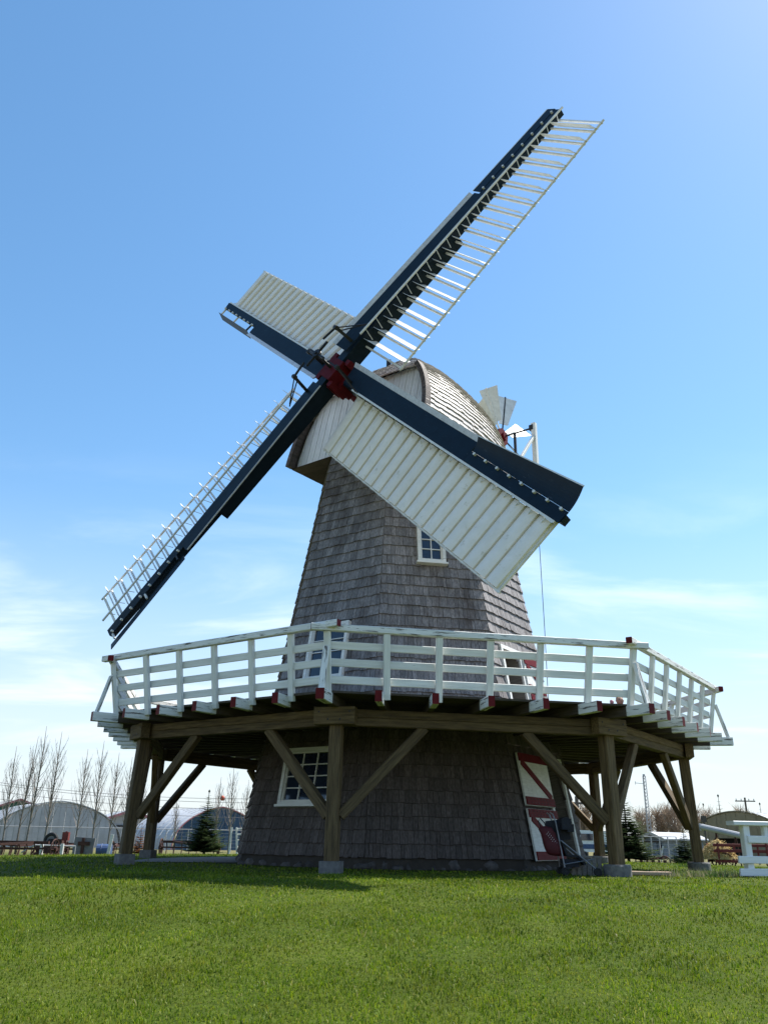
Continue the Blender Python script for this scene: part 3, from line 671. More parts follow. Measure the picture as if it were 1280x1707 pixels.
    for i in range(NSH+1):
        y = Y0+dy*i; b = MB(); y += (-.10+dy/2 if 0 < i < NSH else 0) if opened else 0; b.bar((.08, y, zr(.1, y)-.01), (1.93, y, zr(1.9, y)-.01), .05 if opened else .10, .055); b.build('sail_bar', m_sailwhite if opened or i in (0, NSH) else m_batten, s)
    for i in range(NSH):
        y = Y0+dy*(i+.5); V, F = [], []; nseg = 5; xs = (.18, 1.0, 1.87)
        for layer in (0, 1):
            for x in xs:
                for j in range(nseg+1):
                    c_ = -.5+j/nseg
                    if opened:
                        tip = 0 if x < 1.5 else 0
                        an = R(119) if spk == 0 else R(90+3.1*y); ch = dy*.96*c_; cam_ = .03*(1-(2*c_)**2)
                        p_ = (x+(.10*(1-abs(2*c_)) if x > 1.5 else 0), y+ch*math.cos(an)-cam_*math.sin(an)-layer*.012*math.sin(an), zr(x, y)+.06+ch*math.sin(an)+cam_*math.cos(an)-layer*.012*math.cos(an))
                    else:
                        ch = (dy-.022)*c_; p_ = (x, y+ch, zr(x, y)+(.055+(.055 if spk == 1 else -.085)*c_+.045*(1-(2*c_)**2) if not layer else .0))
                    V.append(p_)
        n1 = nseg+1; o_ = 3*n1
        for a_ in range(2):
            for j in range(nseg):
                q = a_*n1+j; F.append((q, q+n1, q+n1+1, q+1)); F.append((o_+q+1, o_+q+n1+1, o_+q+n1, o_+q))
        for j in range(nseg): F.append((j+1, j, o_+j, o_+j+1)); q = 2*n1+j; F.append((q, q+1, o_+q+1, o_+q))
        for a_ in range(2): q = a_*n1; F.append((q, q+n1, o_+q+n1, o_+q)); q = a_*n1+nseg; F.append((q+n1, q, o_+q, o_+q+n1))
        link('shutter', mesh('shutter', V, F, m_sailwhite if opened else m_cream), s)
        b = MB(); b.bar((.40, y+.08, .50-.021*y) if opened else (.16, y+.1, zbase(y)-.01), (.42, y+.01, zr(.3, y)+.16) if opened else (.30, y+.02, zr(.3, y)+.10), .016, .016); b.build('hook', m_sailwhite, s)
    # bell crank
    b = MB(); b.bar((.02, .95, .30), (-.02, .90, .98), .085, .085); b.bar((-.02, .90, .95), (.17, 1.55, .40), .028, .028); b.bar((.0, .92, .80), (.16, 1.60, .36), .028, .028); b.bar((-.02, .90, .96), (-.02, .42, 1.02), .05, .05)
    b.disc((-.02, .90, .95), (1, 0, 0), .07, .12, 10); b.build('bell_crank', m_black, s)
    return s
for k in range(4):
    op = k in (0, 2); s = make_sail(op, k); a_ = SPH+k*math.pi/2
    e = hv*math.sin(a_)+upv*math.cos(a_); x_ = hv*math.cos(a_)-upv*math.sin(a_); c = nv*(SD1 if op else SD2)
    s.matrix_basis = Matrix(((x_.x, e.x, nv.x, c.x), (x_.y, e.y, nv.y, c.y), (x_.z, e.z, nv.z, c.z), (0, 0, 0, 1)))
    s['label'] = ('sail pointing up to the right with its shutters open', 'sail pointing down to the right with its cream shutters closed', 'sail pointing down to the left with its shutters open', 'short looking sail pointing up to the left with closed shutters')[k]
# hub: cast box holding both stocks, windshaft, spider
aH = SPH; ex = hv*math.sin(aH)+upv*math.cos(aH); ey = hv*math.cos(aH)-upv*math.sin(aH)
b = MB()
b.box((0, 0, 0), (1.0, .68, .46), 0, (ex, ey, nv)); b.box(tuple(nv*-.16), (.68, 1.0, .46), 0, (ex, ey, nv))
b.box(tuple(nv*.30), (.66, .66, .26), 0, (ex, ey, nv)); b.box(tuple(nv*-.38), (.70, .70, .30), 0, (ex, ey, nv))
for sx in (-1, 1):
    for sy in (-1, 1): b.box(tuple(ex*sx*.38+ey*sy*.38+nv*.02), (.18, .18, .66), 0, (ex, ey, nv))
b.build('hub', m_red, rot)
b = MB(); b.tube([nv*-1.9, nv*-.3], .26, 16); b.build('windshaft', m_red, rot)
b = MB(); b.tube([nv*.2, nv*1.12], .045, 8); b.disc(nv*1.04, nv, .13, .1, 12)
for sg in (-1, 1):
    for ax in (ex, ey): b.bar(nv*1.04, nv*1.04+ax*sg*.45, .06, .06, tuple(nv))
b.build('spider', m_black, rot)

# ------------------------------------------------------------------ fantail
FC = NH*-6.05+UZ*14.78
fan = thing('fantail', 'white bladed fantail wheel with red hub on a white frame behind the cap', 'fantail', tuple(NH*-6.05+UZ*11.2))
fb = FC-Vector(fan.location)
b = MB(); b.disc(fb, hv, .34, .12, 20); b.disc(fb, hv, .16, .34, 14); b.build('fan_hub', m_redbright, fan)
for i in range(8):
    an = R(12)+2*math.pi*i/8; d = UZ*math.cos(an)-NH*math.sin(an); t_ = UZ*-math.sin(an)-NH*math.cos(an)
    b = MB(); b.bar(fb+d*.2, fb+d*1.95, .035, .05, tuple(hv)); 
    for r_ in (.6,): pass
    sp = b.build('fan_spar', m_sailwhite if i % 2 else m_black, fan)
    tw = (t_*math.cos(R(38))+hv*math.sin(R(38)))
    q = [fb+d*.62-tw*.16, fb+d*.62+tw*.20, fb+d*1.92+tw*.48, fb+d*1.92-tw*.30]; th = d.cross(tw)*.018
    link('fan_blade', mesh('fan_blade', q+[p_+th for p_ in q], [(3, 2, 1, 0), (4, 5, 6, 7), (0, 1, 5, 4), (1, 2, 6, 5), (2, 3, 7, 6), (3, 0, 4, 7)], m_sailwhite), fan)
for sg in (-1, 1):
    base = hv*1.35*sg
    timber('fan_post', base+UZ*.1, base+UZ*3.75, .17, .17, m_white, fan, up=hv)
    timber('fan_strut', base+UZ*1.9+NH*1.15, base+UZ*3.2+NH*.06, .1, .1, m_white, fan)
    timber('stage_beam', base+UZ*0+NH*-.3, base+UZ*.0+NH*3.2, .18, .2, m_white, fan)
timber('stage_crossbeam', hv*-1.5+UZ*.16, hv*1.5+UZ*.16, .16, .14, m_white, fan)
b = MB(); b.tube([fb-hv*1.3, fb+hv*1.35], .035, 8); b.box(tuple(fb+hv*1.27), (.16, .2, .2), 0, (hv, NH, UZ)); b.box(tuple(fb-hv*1.27), (.16, .2, .2), 0, (hv, NH, UZ)); b.build('fan_shaft', m_black, fan)
timber('gear_post', fb+hv*.55-UZ*3.5, fb+hv*.55, .09, .09, m_black, fan, up=hv)
rp_ = NH*-6.05+hv*1.3
b = MB(); b.tube([Vector((0, 0, 0)), Vector((.02, 0, 4)), Vector((0, 0, 7.95))], .012, 5); o = b.build('rope', m_black, None); o.location = (rp_.x, rp_.y, 3.17)
tag(o, 'thin dark rope hanging from the fantail frame down to the gallery', 'rope')
# ------------------------------------------------------------------ background: plants
m_bark = M('grey_bark', [(.3, (.11, .095, .08)), (.7, (.22, .20, .175))], .9, nscale=8)
m_twig = M('bare_twigs', [(.3, (.20, .165, .14)), (.7, (.32, .27, .23))], .9, nscale=4, vary=.2)
m_brush = M('brown_brush_twigs', [(.3, (.24, .17, .115)), (.7, (.38, .29, .20))], .9, nscale=2, vary=.3)
m_needle = M('spruce_needles', [(.3, (.028, .055, .018)), (.7, (.085, .12, .038))], .7, nscale=3, vary=.45, transl=.3)
m_needle_far = M('dark_spruce_needles', [(.3, (.012, .020, .014)), (.7, (.03, .042, .028))], .8, nscale=3, vary=.3)
m_needle_dead = M('browned_needles', [(.3, (.20, .07, .02)), (.7, (.36, .15, .05))], .8, nscale=3, vary=.35, transl=.15)
def poplar(px, dist, top_py, label, lean=0.0):
    base = ground_at(px, dist); H_ = z_at(px, top_py, dist)-base.z; rr = random.Random(int(px*13))
    t = thing('poplar_tree', label, 'tree', tuple(base), group='bare poplars in a row beyond the lawn')
    b = MB(); pts = []; ph_ = rr.uniform(0, 6)
    for i in range(9):
        s = i/8; pts.append(Vector((.10*H_*.12*math.sin(ph_+s*3)*s+lean*s*H_, .08*math.sin(ph_*2+s*4)*s, H_*s)))
    b.tube(pts, [.062*(1-i/8)**.8*H_/8+.010 for i in range(9)], 6)
    if int(px) % 3 == 0:
        fk = int(rr.uniform(2, 4)); dd = Vector((rr.choice((-1, 1))*.07, rr.uniform(-.05, .05), .8)); b.tube([pts[fk], pts[fk]+dd*H_*.18, pts[fk]+Vector((dd.x*.8, dd.y, .85))*H_*.45], [.03*H_/8+.01, .02*H_/8+.008, .006], 5)
    b.build('trunk', m_bark, t, smooth=True)
    b = MB()
    for i in range(40):
        s = .22+.76*(i/54)**.9; j = s*8; p0 = pts[int(j)].lerp(pts[min(8, int(j)+1)], j-int(j)); an = i*2.4+rr.uniform(-.5, .5)
        ln = H_*(.26*(1-s)**.75+.05)*rr.uniform(.7, 1.25); d = Vector((math.cos(an), math.sin(an), 0)); sp = rr.uniform(.26, .50)
        q = [p0]
        for m in range(1, 4):
            f_ = m/3; q.append(p0 + d*ln*sp*(f_**.7) + UZ*ln*f_*.95 + Vector((rr.uniform(-1, 1), rr.uniform(-1, 1), 0))*ln*.02)
        b.tube(q, [.014*(1-s)+.009, .009*(1-s)+.007, .007, .004], 3, cap=False)
        for m in range(4):
            f_ = rr.uniform(.25, 1); p1 = p0 + d*ln*sp*(f_**.7) + UZ*ln*f_*.95; a2 = rr.uniform(0, 6.28); l2 = ln*rr.uniform(.15, .35)
            b.tube([p1, p1+Vector((math.cos(a2)*.35, math.sin(a2)*.35, .95))*l2], [.006, .003], 3, cap=False)
    b.build('crown', m_twig, t)
pop = [(3, 50, 1243, 'bare slender poplar at the left edge of the picture'), (27, 52, 1226, 'bare poplar left of the tall pair before the grey hut'), (42, 50, 1209, 'tallest bare poplar standing before the left part of the grey hut'), (72, 50, 1218, 'bare poplar in front of the peak of the grey hut'), (124, 51, 1248, 'bare poplar before the right part of the grey hut'), (153, 50, 1234, 'bare poplar at the right end of the grey hut'), (179, 51, 1254, 'bare poplar in front of the white shed'), (205, 52, 1262, 'bare poplar just left of the front left gallery post'), (222, 55, 1280, 'bare poplar seen between the two left gallery posts'), (357, 60, 1295, 'bare poplar rising behind the green spruce'), (381, 52, 1276, 'bare poplar in front of the blue hut by the white frame'), (404, 56, 1300, 'bare poplar half hidden by the left edge of the tower'), (290, 58, 1330, 'small bare poplar in front of the pale side of the blue hut')]
for px, d_, ty, lb in pop: poplar(px, d_, ty, lb, .011*((px*7) % 5-2))
def spruce(px, dist, top_py, label, wid=.36, mat=None, n_w=26, base_py=None, dens=1.0, grp=None):
    base = ground_at(px, dist); H_ = z_at(px, top_py, dist)-base.z; rr = random.Random(int(px*7+dist)); mat = mat or m_needle
    t = thing('spruce_tree', label, 'tree', tuple(base), group=grp)
    b = MB(); b.tube([(0, 0, 0), (0, 0, H_*.5), (0, 0, H_*.99)], [.022*H_, .012*H_, .003*H_], 6); b.build('trunk', m_bark, t)
    b = MB()
    for w_ in range(n_w):
        s = (w_+.3)/n_w; z = H_*(.05+.93*s); rad = H_*wid*((1-s)**.92+.03)*rr.uniform(.8, 1.15)
        for i in range(max(6, int((17-9*s)*dens))):
            an = rr.uniform(0, 6.28); d = Vector((math.cos(an), math.sin(an), 0)); side = Vector((-d.y, d.x, 0)); L_ = rad*rr.uniform(.75, 1.15); tilt = rr.uniform(-.12, .30)-.25*(1-s)*.4
            npc = max(3, int(7*(1-s)+2))
            for m in range(npc):
                f_ = (m+.6)/npc; p0 = Vector((0, 0, z)) + d*L_*f_ + UZ*(L_*f_*tilt + .12*L_*f_*f_); wl = L_*(.30*(1-f_)+.11)
                for sg in (-1, 1):
                    e_ = p0 + side*sg*wl*rr.uniform(.7, 1.1) + d*wl*.7 + UZ*rr.uniform(-.10, .12)*wl; nn = UZ*wl*.22*rr.uniform(.4, 1)
                    b.add([p0-d*wl*.18, p0+d*wl*.28-nn*.3, e_, p0+nn*.5+d*wl*.05], [(0, 1, 2), (0, 2, 3)])
    for i in range(5):
        an = i*1.26; b.add([(0, 0, H_*.93), (math.cos(an)*.02*H_, math.sin(an)*.02*H_, H_*.97), (0, 0, H_*1.0)], [(0, 1, 2)])
    b.build('crown', mat, t); return t
spruce(341, 32, 1316, 'young green spruce on the lawn in front of the blue hut', .36, dens=1.3, n_w=30)
spruce(233, 33, 1372, 'small browned orange spruce beside the left gallery posts', .33, m_needle_dead, 14)
spruce(1046, 34, 1312, 'green spruce behind the front right gallery post', .42, dens=1.5, n_w=30)
spruce(1141, 37, 1372, 'low dark spruce behind the right hand gallery post', .42, n_w=20, dens=1.4)
spruce(1207, 130, 1324, 'tallest dark spruce above the tan hut', .26, m_needle_far, 14, grp='far spruces above the tan hut')
spruce(1180, 130, 1339, 'smaller dark spruce left of the tallest one above the tan hut', .26, m_needle_far, 12, grp='far spruces above the tan hut')
spruce(1171, 135, 1352, 'shortest dark spruce at the left end of the far row', .26, m_needle_far, 12, grp='far spruces above the tan hut')
spruce(1276, 130, 1338, 'dark far spruce at the right edge of the picture', .26, m_needle_far, 12, grp='far spruces above the tan hut')
spruce(1256, 132, 1352, 'dark far spruce beside the utility pole', .28, m_needle_far, 12, grp='far spruces above the tan hut')
spruce(1064, 100, 1360, 'dark spruce left of the brown leafless trees', .28, m_needle_far, 12, grp='far spruces above the tan hut')
def brush(px, dist, top_py, wpx, label):
    base = ground_at(px, dist); H_ = z_at(px, top_py, dist)-base.z; W_ = wpx/FPX*dist; rr = random.Random(int(px*3+dist*11))
    t = thing('leafless_tree', label, 'tree', tuple(base), group='brown leafless trees beyond the lawn on the right')
    b = MB(); lim = []
    for i in range(7):
        an = rr.uniform(0, 6.28); r_ = W_*.32*math.sqrt(rr.random()); p = [Vector((math.cos(an)*.12*i*.3, math.sin(an)*.12*i*.3, 0)), Vector((math.cos(an)*r_*.5, math.sin(an)*r_*.5, H_*.4)), Vector((math.cos(an)*r_, math.sin(an)*r_, H_*rr.uniform(.7, .95)))]
        b.tube(p, [.07, .045, .015], 5, cap=False); lim.append(p)
    b.build('trunk', m_bark, t)
    b = MB()
    for i in range(1100):
        p = rr.choice(lim); s = rr.uniform(.15, 1); p0 = p[0].lerp(p[1], s*2) if s < .5 else p[1].lerp(p[2], s*2-1)
        an = rr.uniform(0, 6.28); l_ = H_*rr.uniform(.12, .32); d = Vector((math.cos(an)*rr.uniform(.2, .8), math.sin(an)*rr.uniform(.2, .8), rr.uniform(.5, 1))).normalized()
        p1 = p0+d*l_*.55+Vector((rr.uniform(-1, 1), rr.uniform(-1, 1), 0))*l_*.08; b.tube([p0, p1, p0+d*l_], [.022, .015, .007], 3, cap=False)
    b.build('crown', m_brush, t)
for px, d_, ty, wp, lb in ((1078, 92, 1352, 50, 'leafless brown tree at the left, beside the lattice mast'), (1104, 95, 1344, 55, 'leafless brown tree right of the lattice mast'), (1132, 93, 1342, 60, 'broad leafless brown tree left of the right hand gallery post'), (1165, 96, 1350, 55, 'leafless brown tree right of the right hand gallery post'), (1190, 110, 1352, 45, 'leafless tan tree behind the left end of the tan hut'), (1240, 118, 1348, 44, 'leafless tan tree behind the middle of the tan hut'), (975, 70, 1338, 40, 'leafless tree seen through the gap beside the tower door')): brush(px, d_, ty, wp, lb)

# ------------------------------------------------------------------ background: buildings
m_steel = M('galvanised_steel', [(.3, (.32, .325, .335)), (.7, (.41, .415, .425))], .6, nscale=1.5, vary=.05, spec=.3, patch=((.3, .3, .3), .8, .55, .75, (.30, .28, .26)))
m_steelroof = M('bright_steel_roof', [(.3, (.34, .35, .37)), (.7, (.42, .43, .45))], .45, nscale=1.5)
m_bluewall = M('blue_steel_wall', [(.3, (.018, .05, .10)), (.7, (.028, .07, .13))], .6, nscale=2)
m_greenwall = M('green_steel_wall', [(.3, (.03, .10, .075)), (.7, (.045, .13, .10))], .6, nscale=2)
m_tan = M('tan_steel_wall', [(.3, (.17, .145, .085)), (.7, (.24, .205, .125))], .6, nscale=2)
m_shed = M('off_white_siding', [(.3, (.27, .275, .26)), (.7, (.36, .36, .34))], .7, nscale=2)
m_pinktrim = M('faded_red_trim', [(.3, (.30, .10, .11)), (.7, (.42, .17, .18))], .6)
m_slate = M('slate_blue_siding', [(.3, (.10, .13, .17)), (.7, (.15, .185, .23))], .7)
def hut(name, label, px, dist, peak_py, hw_px, depth, yaw, roof, wall, trim, door=None, ribs=True, peaked=.16):
    base = ground_at(px, dist); H_ = z_at(px, peak_py, dist)-base.z; W_ = hw_px/FPX*dist
    fdir = Vector((CAM[0]-base.x, CAM[1]-base.y, 0)).normalized(); fdir = Matrix.Rotation(yaw, 3, 'Z') @ fdir; rgt = Vector((-fdir.y, fdir.x, 0))
    t = thing(name, label, 'building', tuple(base))
    def prof(i, n, g=1.0):
        th = math.pi*i/n; c, s_ = math.cos(th), math.sin(th); z = H_*(s_**.92)*(1-peaked*abs(c)*s_); return rgt*(c*W_*g) + UZ*z*g
    n = 28; pts = [prof(i, n) for i in range(n+1)]
    nr = 16; b = MB()
    for i in range(nr):
        d0, d1 = depth*i/nr, depth*(i+1)/nr; g = 1.0+(.006 if i % 2 else 0)
        for j in range(n): b.add([prof(j, n, g)-fdir*d0, prof(j+1, n, g)-fdir*d0, prof(j+1, n, g)-fdir*d1, prof(j, n, g)-fdir*d1], [(0, 1, 2, 3)])
    b.build('roof', roof, t, smooth=False)
    # front wall in upright ribbed sheets
    ns2 = 22
    for i in range(ns2):
        x0, x1 = -1+2*i/ns2, -1+2*(i+1)/ns2
        def top(x):
            th = math.acos(max(-1, min(1, x))); s_ = math.sin(th); return H_*(max(s_, 0)**.92)*(1-peaked*abs(x)*s_)*.985
        z0 = 0.0
        if door and door[0] <= x0 and x1 <= door[1]: z0 = door[2]*H_
        q = [rgt*(x0*W_*.985)+UZ*z0, rgt*(x1*W_*.985-.02)+UZ*z0, rgt*(x1*W_*.985-.02)+UZ*max(z0+.01, top(x1)), rgt*(x0*W_*.985)+UZ*max(z0+.01, top(x0))]
        of = fdir*(-.05 if i % 2 else -.02)
        b = MB(); b.add([p_+of for p_ in q], [(0, 1, 2, 3)]); b.add([p_+of-fdir*.06 for p_ in q], [(3, 2, 1, 0)]); b.build('wall_sheet', wall, t)
    if door:
        b = MB(); x0, x1 = door[0]*W_*.985, door[1]*W_*.985; c = rgt*((x0+x1)/2)-fdir*.9+UZ*(door[2]*H_/2); b.box(c, (x1-x0, .05, door[2]*H_), 0, (rgt, fdir, UZ)); b.build('door_opening', m_dark, t)
    b = MB()
    for j in range(n): b.bar(prof(j, n, 1.005)+fdir*.03, prof(j+1, n, 1.005)+fdir*.03, .08, .08, tuple(fdir))
    b.build('roof_edge', trim, t)
    return t
hut('quonset_hut', 'grey steel arched hut behind the bare poplars at far left', 92, 78, 1336, 96, 9, R(14), m_steelroof, m_steel, m_steel, peaked=.10)
hut('quonset_hut', 'arched hut with blue front and pale roof left of the tower', 366, 74, 1346, 78, 9, R(28), m_steelroof, m_bluewall, m_pinktrim)
hut('quonset_hut', 'tan ribbed arched hut with dark doorway at far right', 1232, 82, 1353, 82, 20, R(-24), m_steelroof, m_tan, m_tan, door=(-.46, .1, .42), peaked=.02)
def gable(name, label, px, dist, peak_py, eave_py, hw_px, depth, yaw, wall, roof, trim):
    base = ground_at(px, dist); H_ = z_at(px, peak_py, dist)-base.z; E_ = z_at(px, eave_py, dist)-base.z; W_ = hw_px/FPX*dist
    fdir = Vector((CAM[0]-base.x, CAM[1]-base.y, 0)).normalized(); fdir = Matrix.Rotation(yaw, 3, 'Z') @ fdir; rgt = Vector((-fdir.y, fdir.x, 0))
    t = thing(name, label, 'building', tuple(base)); b = MB()
    b.prism([rgt*-W_, rgt*W_, rgt*W_+UZ*E_, UZ*H_, rgt*-W_+UZ*E_], -fdir*depth); b.build('wall', wall, t)
    b = MB()
    for sg in (-1, 1):
        a_ = rgt*sg*(W_+.35)+UZ*(E_-.12); c = UZ*(H_+.06); f0, f1 = fdir*.35, -fdir*(depth+.3); th = UZ*.10
        b.add([a_+f0, c+f0, c+f1, a_+f1, a_+f0+th, c+f0+th, c+f1+th, a_+f1+th], [(0, 1, 2, 3), (7, 6, 5, 4), (0, 4, 5, 1), (1, 5, 6, 2), (2, 6, 7, 3), (3, 7, 4, 0)])
    b.build('roof', roof, t)
    b = MB()
    for sg in (-1, 1): b.bar(rgt*sg*(W_+.35)+UZ*(E_-.1)+fdir*.4, UZ*(H_+.08)+fdir*.4, .06, .22, tuple(UZ))
    b.build('fascia', trim, t)
    b = MB(); b.box(rgt*W_*-.1+UZ*E_*.40+fdir*.05, (W_*.9, .08, E_*.8), 0, (rgt, fdir, UZ)); b.build('door', wall, t)
    b = MB(); b.bar(rgt*-W_*.9+UZ*(E_*.84)+fdir*.1, rgt*W_*.6+UZ*(E_*.84)+fdir*.1, .08, .12); b.build('door_track', m_black, t)
    b = MB(); b.box(rgt*W_*.72+UZ*E_*.62+fdir*.03, (W_*.22, .06, E_*.25), 0, (rgt, fdir, UZ)); b.build('window', m_glass, t)
gable('white_shed', 'off white gabled shed between the grey and the blue hut', 212, 86, 1353, 1371, 46, 14, R(8), m_shed, m_steelroof, m_pinktrim)
gable('green_barn', 'green gabled barn behind the grey hut at the left edge', 21, 112, 1334, 1348, 34, 18, R(10), m_greenwall, m_shed, m_pinktrim)
gable('small_house', 'low slate blue house with white roof beyond the right lawn', 1090, 72, 1391, 1398, 17, 5, R(-38), m_slate, m_steelroof, m_shed)

# ------------------------------------------------------------------ background: poles, wires, fences
m_pole = M('old_pole_wood', [(.3, (.06, .05, .042)), (.7, (.12, .10, .085))], .9)
def utility_pole(px, dist, top_py, label):
    base = ground_at(px, dist); H_ = z_at(px, top_py, dist)-base.z; t = thing('utility_pole', label, 'pole', tuple(base), group='utility poles')
    b = MB(); b.tube([(0, 0, 0), (0, 0, H_)], [.17, .12], 8); b.build('pole', m_pole, t)
    b = MB(); b.box((0, 0, H_-.45), (2.6, .12, .14)); b.build('crossarm', m_pole, t)
    for x in (-1.15, -.5, .5, 1.15): b = MB(); b.tube([(x, 0, H_-.38), (x, 0, H_-.15)], .06, 6); b.build('insulator', m_steel, t)
utility_pole(1252, 125, 1330, 'utility pole with crossarm above the tan hut at right')
utility_pole(966, 62, 1328, 'utility pole seen beneath the gallery beside the tower')
base = ground_at(1084, 78); H_ = z_at(1075, 1291, 78)-base.z
t = thing('radio_mast', 'slim grey lattice radio mast above the brown trees', 'mast', tuple(base))
b = MB(); cs = [Vector((.22*math.cos(a_), .22*math.sin(a_), 0)) for a_ in (0, 2.09, 4.19)]
for c in cs: b.tube([c, c*.6+UZ*H_*.98], .03, 4)
b.build('mast_legs', m_steel, t)
b = MB()
for i in range(22):
    z0, z1 = H_*.97*i/22, H_*.97*(i+1)/22; g0, g1 = 1-.4*i/22, 1-.4*(i+1)/22
    for j in range(3): b.bar(cs[j]*g0+UZ*z0, cs[(j+1) % 3]*g1+UZ*z1, .025, .025)
b.build('mast_lattice', m_steel, t)
b = MB(); b.bar((0, 0, H_*.88), (-.75, .1, H_*.89), .04, .04); b.bar((-.75, .1, H_*.87), (-.75, .1, H_*.91), .04, .04); b.tube([(0, 0, H_*.97), (0, 0, H_)], .10, 8); b.build('antenna', m_steel, t)
# power lines on the left with a red marker ball
m_wire = M('wire', [(.3, (.10, .10, .11)), (.7, (.16, .16, .17))], .6)
for i, (pl, pr, pm, d_) in enumerate(((1299, 1330, 1321, 60), (1302, 1337, 1326, 62), (1314, 1348, 1338, 64), (1326, 1362, 1351, 66))):
    a_ = Vector(at_dist(-120, pl-12, d_+6)); c = Vector(at_dist(450, pr+2, d_)); b = MB(); n = 16
    m_ = (a_+c)/2; pts = [a_.lerp(c, j/n)-UZ*.5*4*(j/n)*(1-j/n) for j in range(n+1)]
    b.tube([p_-m_ for p_ in pts], .014, 4); o = b.build('power_line', m_wire); o.location = m_
    tag(o, ('uppermost', 'second', 'third', 'lowest')[i]+' thin power line crossing the sky behind the bare poplars', 'power line', 'power lines at left')
pb = at_dist(371, 1331, 60.5)
m_ball = M('marker_ball_red', [(.3, (.40, .06, .03)), (.7, (.48, .09, .04))], .5)
b = MB(); V = []; F = []; n1, n2 = 16, 10
for i in range(n2+1):
    for j in range(n1): V.append((.17*math.sin(math.pi*i/n2)*math.cos(2*math.pi*j/n1), .17*math.sin(math.pi*i/n2)*math.sin(2*math.pi*j/n1), .17*math.cos(math.pi*i/n2)))
F = [(i*n1+j, (i+1)*n1+j, (i+1)*n1+(j+1) % n1, i*n1+(j+1) % n1) for i in range(n2) for j in range(n1)]
b.add(V, F); b.ring((0, 0, 0), (0, 0, 1), .172, .012, 16, 4); o = b.build('marker_ball', m_ball, smooth=True); o.location = tuple(pb); tag(o, 'small red marker ball hanging on the power line above the blue hut', 'marker ball')
# wire yard fence in front of the huts
def wire_fence(px0, px1, dist, n, label, top_px=30):
    a_, c = ground_at(px0, dist), ground_at(px1, dist); t = thing('wire_fence', label, 'fence', tuple(a_)); c = c-a_; h_ = 1.5
    for i in range(n+1): p_ = c*(i/n); b = MB(); b.tube([p_, p_+UZ*h_], .035, 6); b.build('fence_post', m_steel, t)
    b = MB(); b.tube([UZ*(h_-.02), c+UZ*(h_-.02)], .028, 5); b.build('top_tube', m_steel, t)
    for i in range(6): b = MB(); z = .1+.23*i; b.tube([UZ*z, c+UZ*z], .008, 3); b.build('strand', m_steel, t)
wire_fence(-40, 420, 66, 12, 'low grey wire fence before the huts on the left')
wire_fence(1072, 1128, 60, 4, 'short grey wire fence before the low slate house')
# ------------------------------------------------------------------ yard machinery and small things
m_rust = M('rusty_red_iron', [(.3, (.035, .015, .011)), (.6, (.07, .028, .02)), (.8, (.055, .036, .028))], .85, nscale=6, bump=.2)
m_fadered = M('faded_red_paint', [(.3, (.11, .014, .012)), (.7, (.17, .028, .022))], .7, nscale=4)
m_rubber = M('black_rubber', [(.3, (.012, .012, .013)), (.7, (.025, .025, .025))], .8)
m_straw = M('straw', [(.3, (.38, .27, .10)), (.7, (.60, .46, .20))], .9, nscale=6, vary=.25)
m_greyboard = M('grey_board', [(.3, (.13, .125, .13)), (.7, (.20, .195, .20))], .85, nscale=5)
m_paint_w = M('old_white_board', [(.3, (.50, .49, .45)), (.7, (.68, .67, .63))], .7, nscale=6, patch=((2, 2, 2), 3, .6, .68, (.3, .24, .18)))
m_bluedrum = M('blue_paint', [(.3, (.03, .06, .14)), (.7, (.045, .085, .19))], .6)
def wheel(b, c, axis, r_, spokes=10, rad=.03, m=0):
    b.ring(c, axis, r_, rad, 22, 5, m); a_ = Vector(axis).normalized(); u = a_.orthogonal().normalized(); w_ = a_.cross(u); c = Vector(c)
    for i in range(spokes): t = 2*math.pi*i/spokes; b.bar(c, c+(u*math.cos(t)+w_*math.sin(t))*r_, .025, .025, tuple(a_), m)
    b.disc(c, a_, .08, .2, 10, m)
def harrow(px, dist, length, label, rows=2, rz=0.0):
    t = thing('farm_harrow', label, 'farm machine', tuple(ground_at(px, dist)), rz)
    b = MB()
    for r_ in range(rows):
        y = r_*.7; b.bar((-length/2, y, .62), (length/2, y, .62), .10, .10); b.bar((-length/2, y, .40), (length/2, y, .40), .06, .06)
    b.bar((-length*.3, 0, .62), (length*.1, -1.5, .55), .08, .08); b.bar((length*.3, 0, .62), (length*.1, -1.5, .55), .08, .08); b.build('frame', m_rust, t)
    n = int(length/.32)
    for r_ in range(rows):
        for i in range(n):
            x = -length/2+.15+i*.32; b = MB(); b.tube([(x, r_*.7, .6), (x, r_*.7+.16, .42), (x, r_*.7+.05, .15), (x, r_*.7-.12, .02)], .022, 5); b.build('tine', m_rust, t)
    for sx in (-1, 1): b = MB(); wheel(b, (sx*(length/2+.12), .3, .38), (1, 0, 0), .36, 8); b.build('wheel', m_rust, t)
harrow(34, 43, 3.6, 'long rusty red harrow lying on the grass at far left', 2, R(6))
harrow(20, 38, 3.0, 'lower rusty harrow in front of the long one at far left', 1, R(-4))
harrow(112, 44, 1.6, 'short rusty cultivator right of the big wheel', 2, R(12))
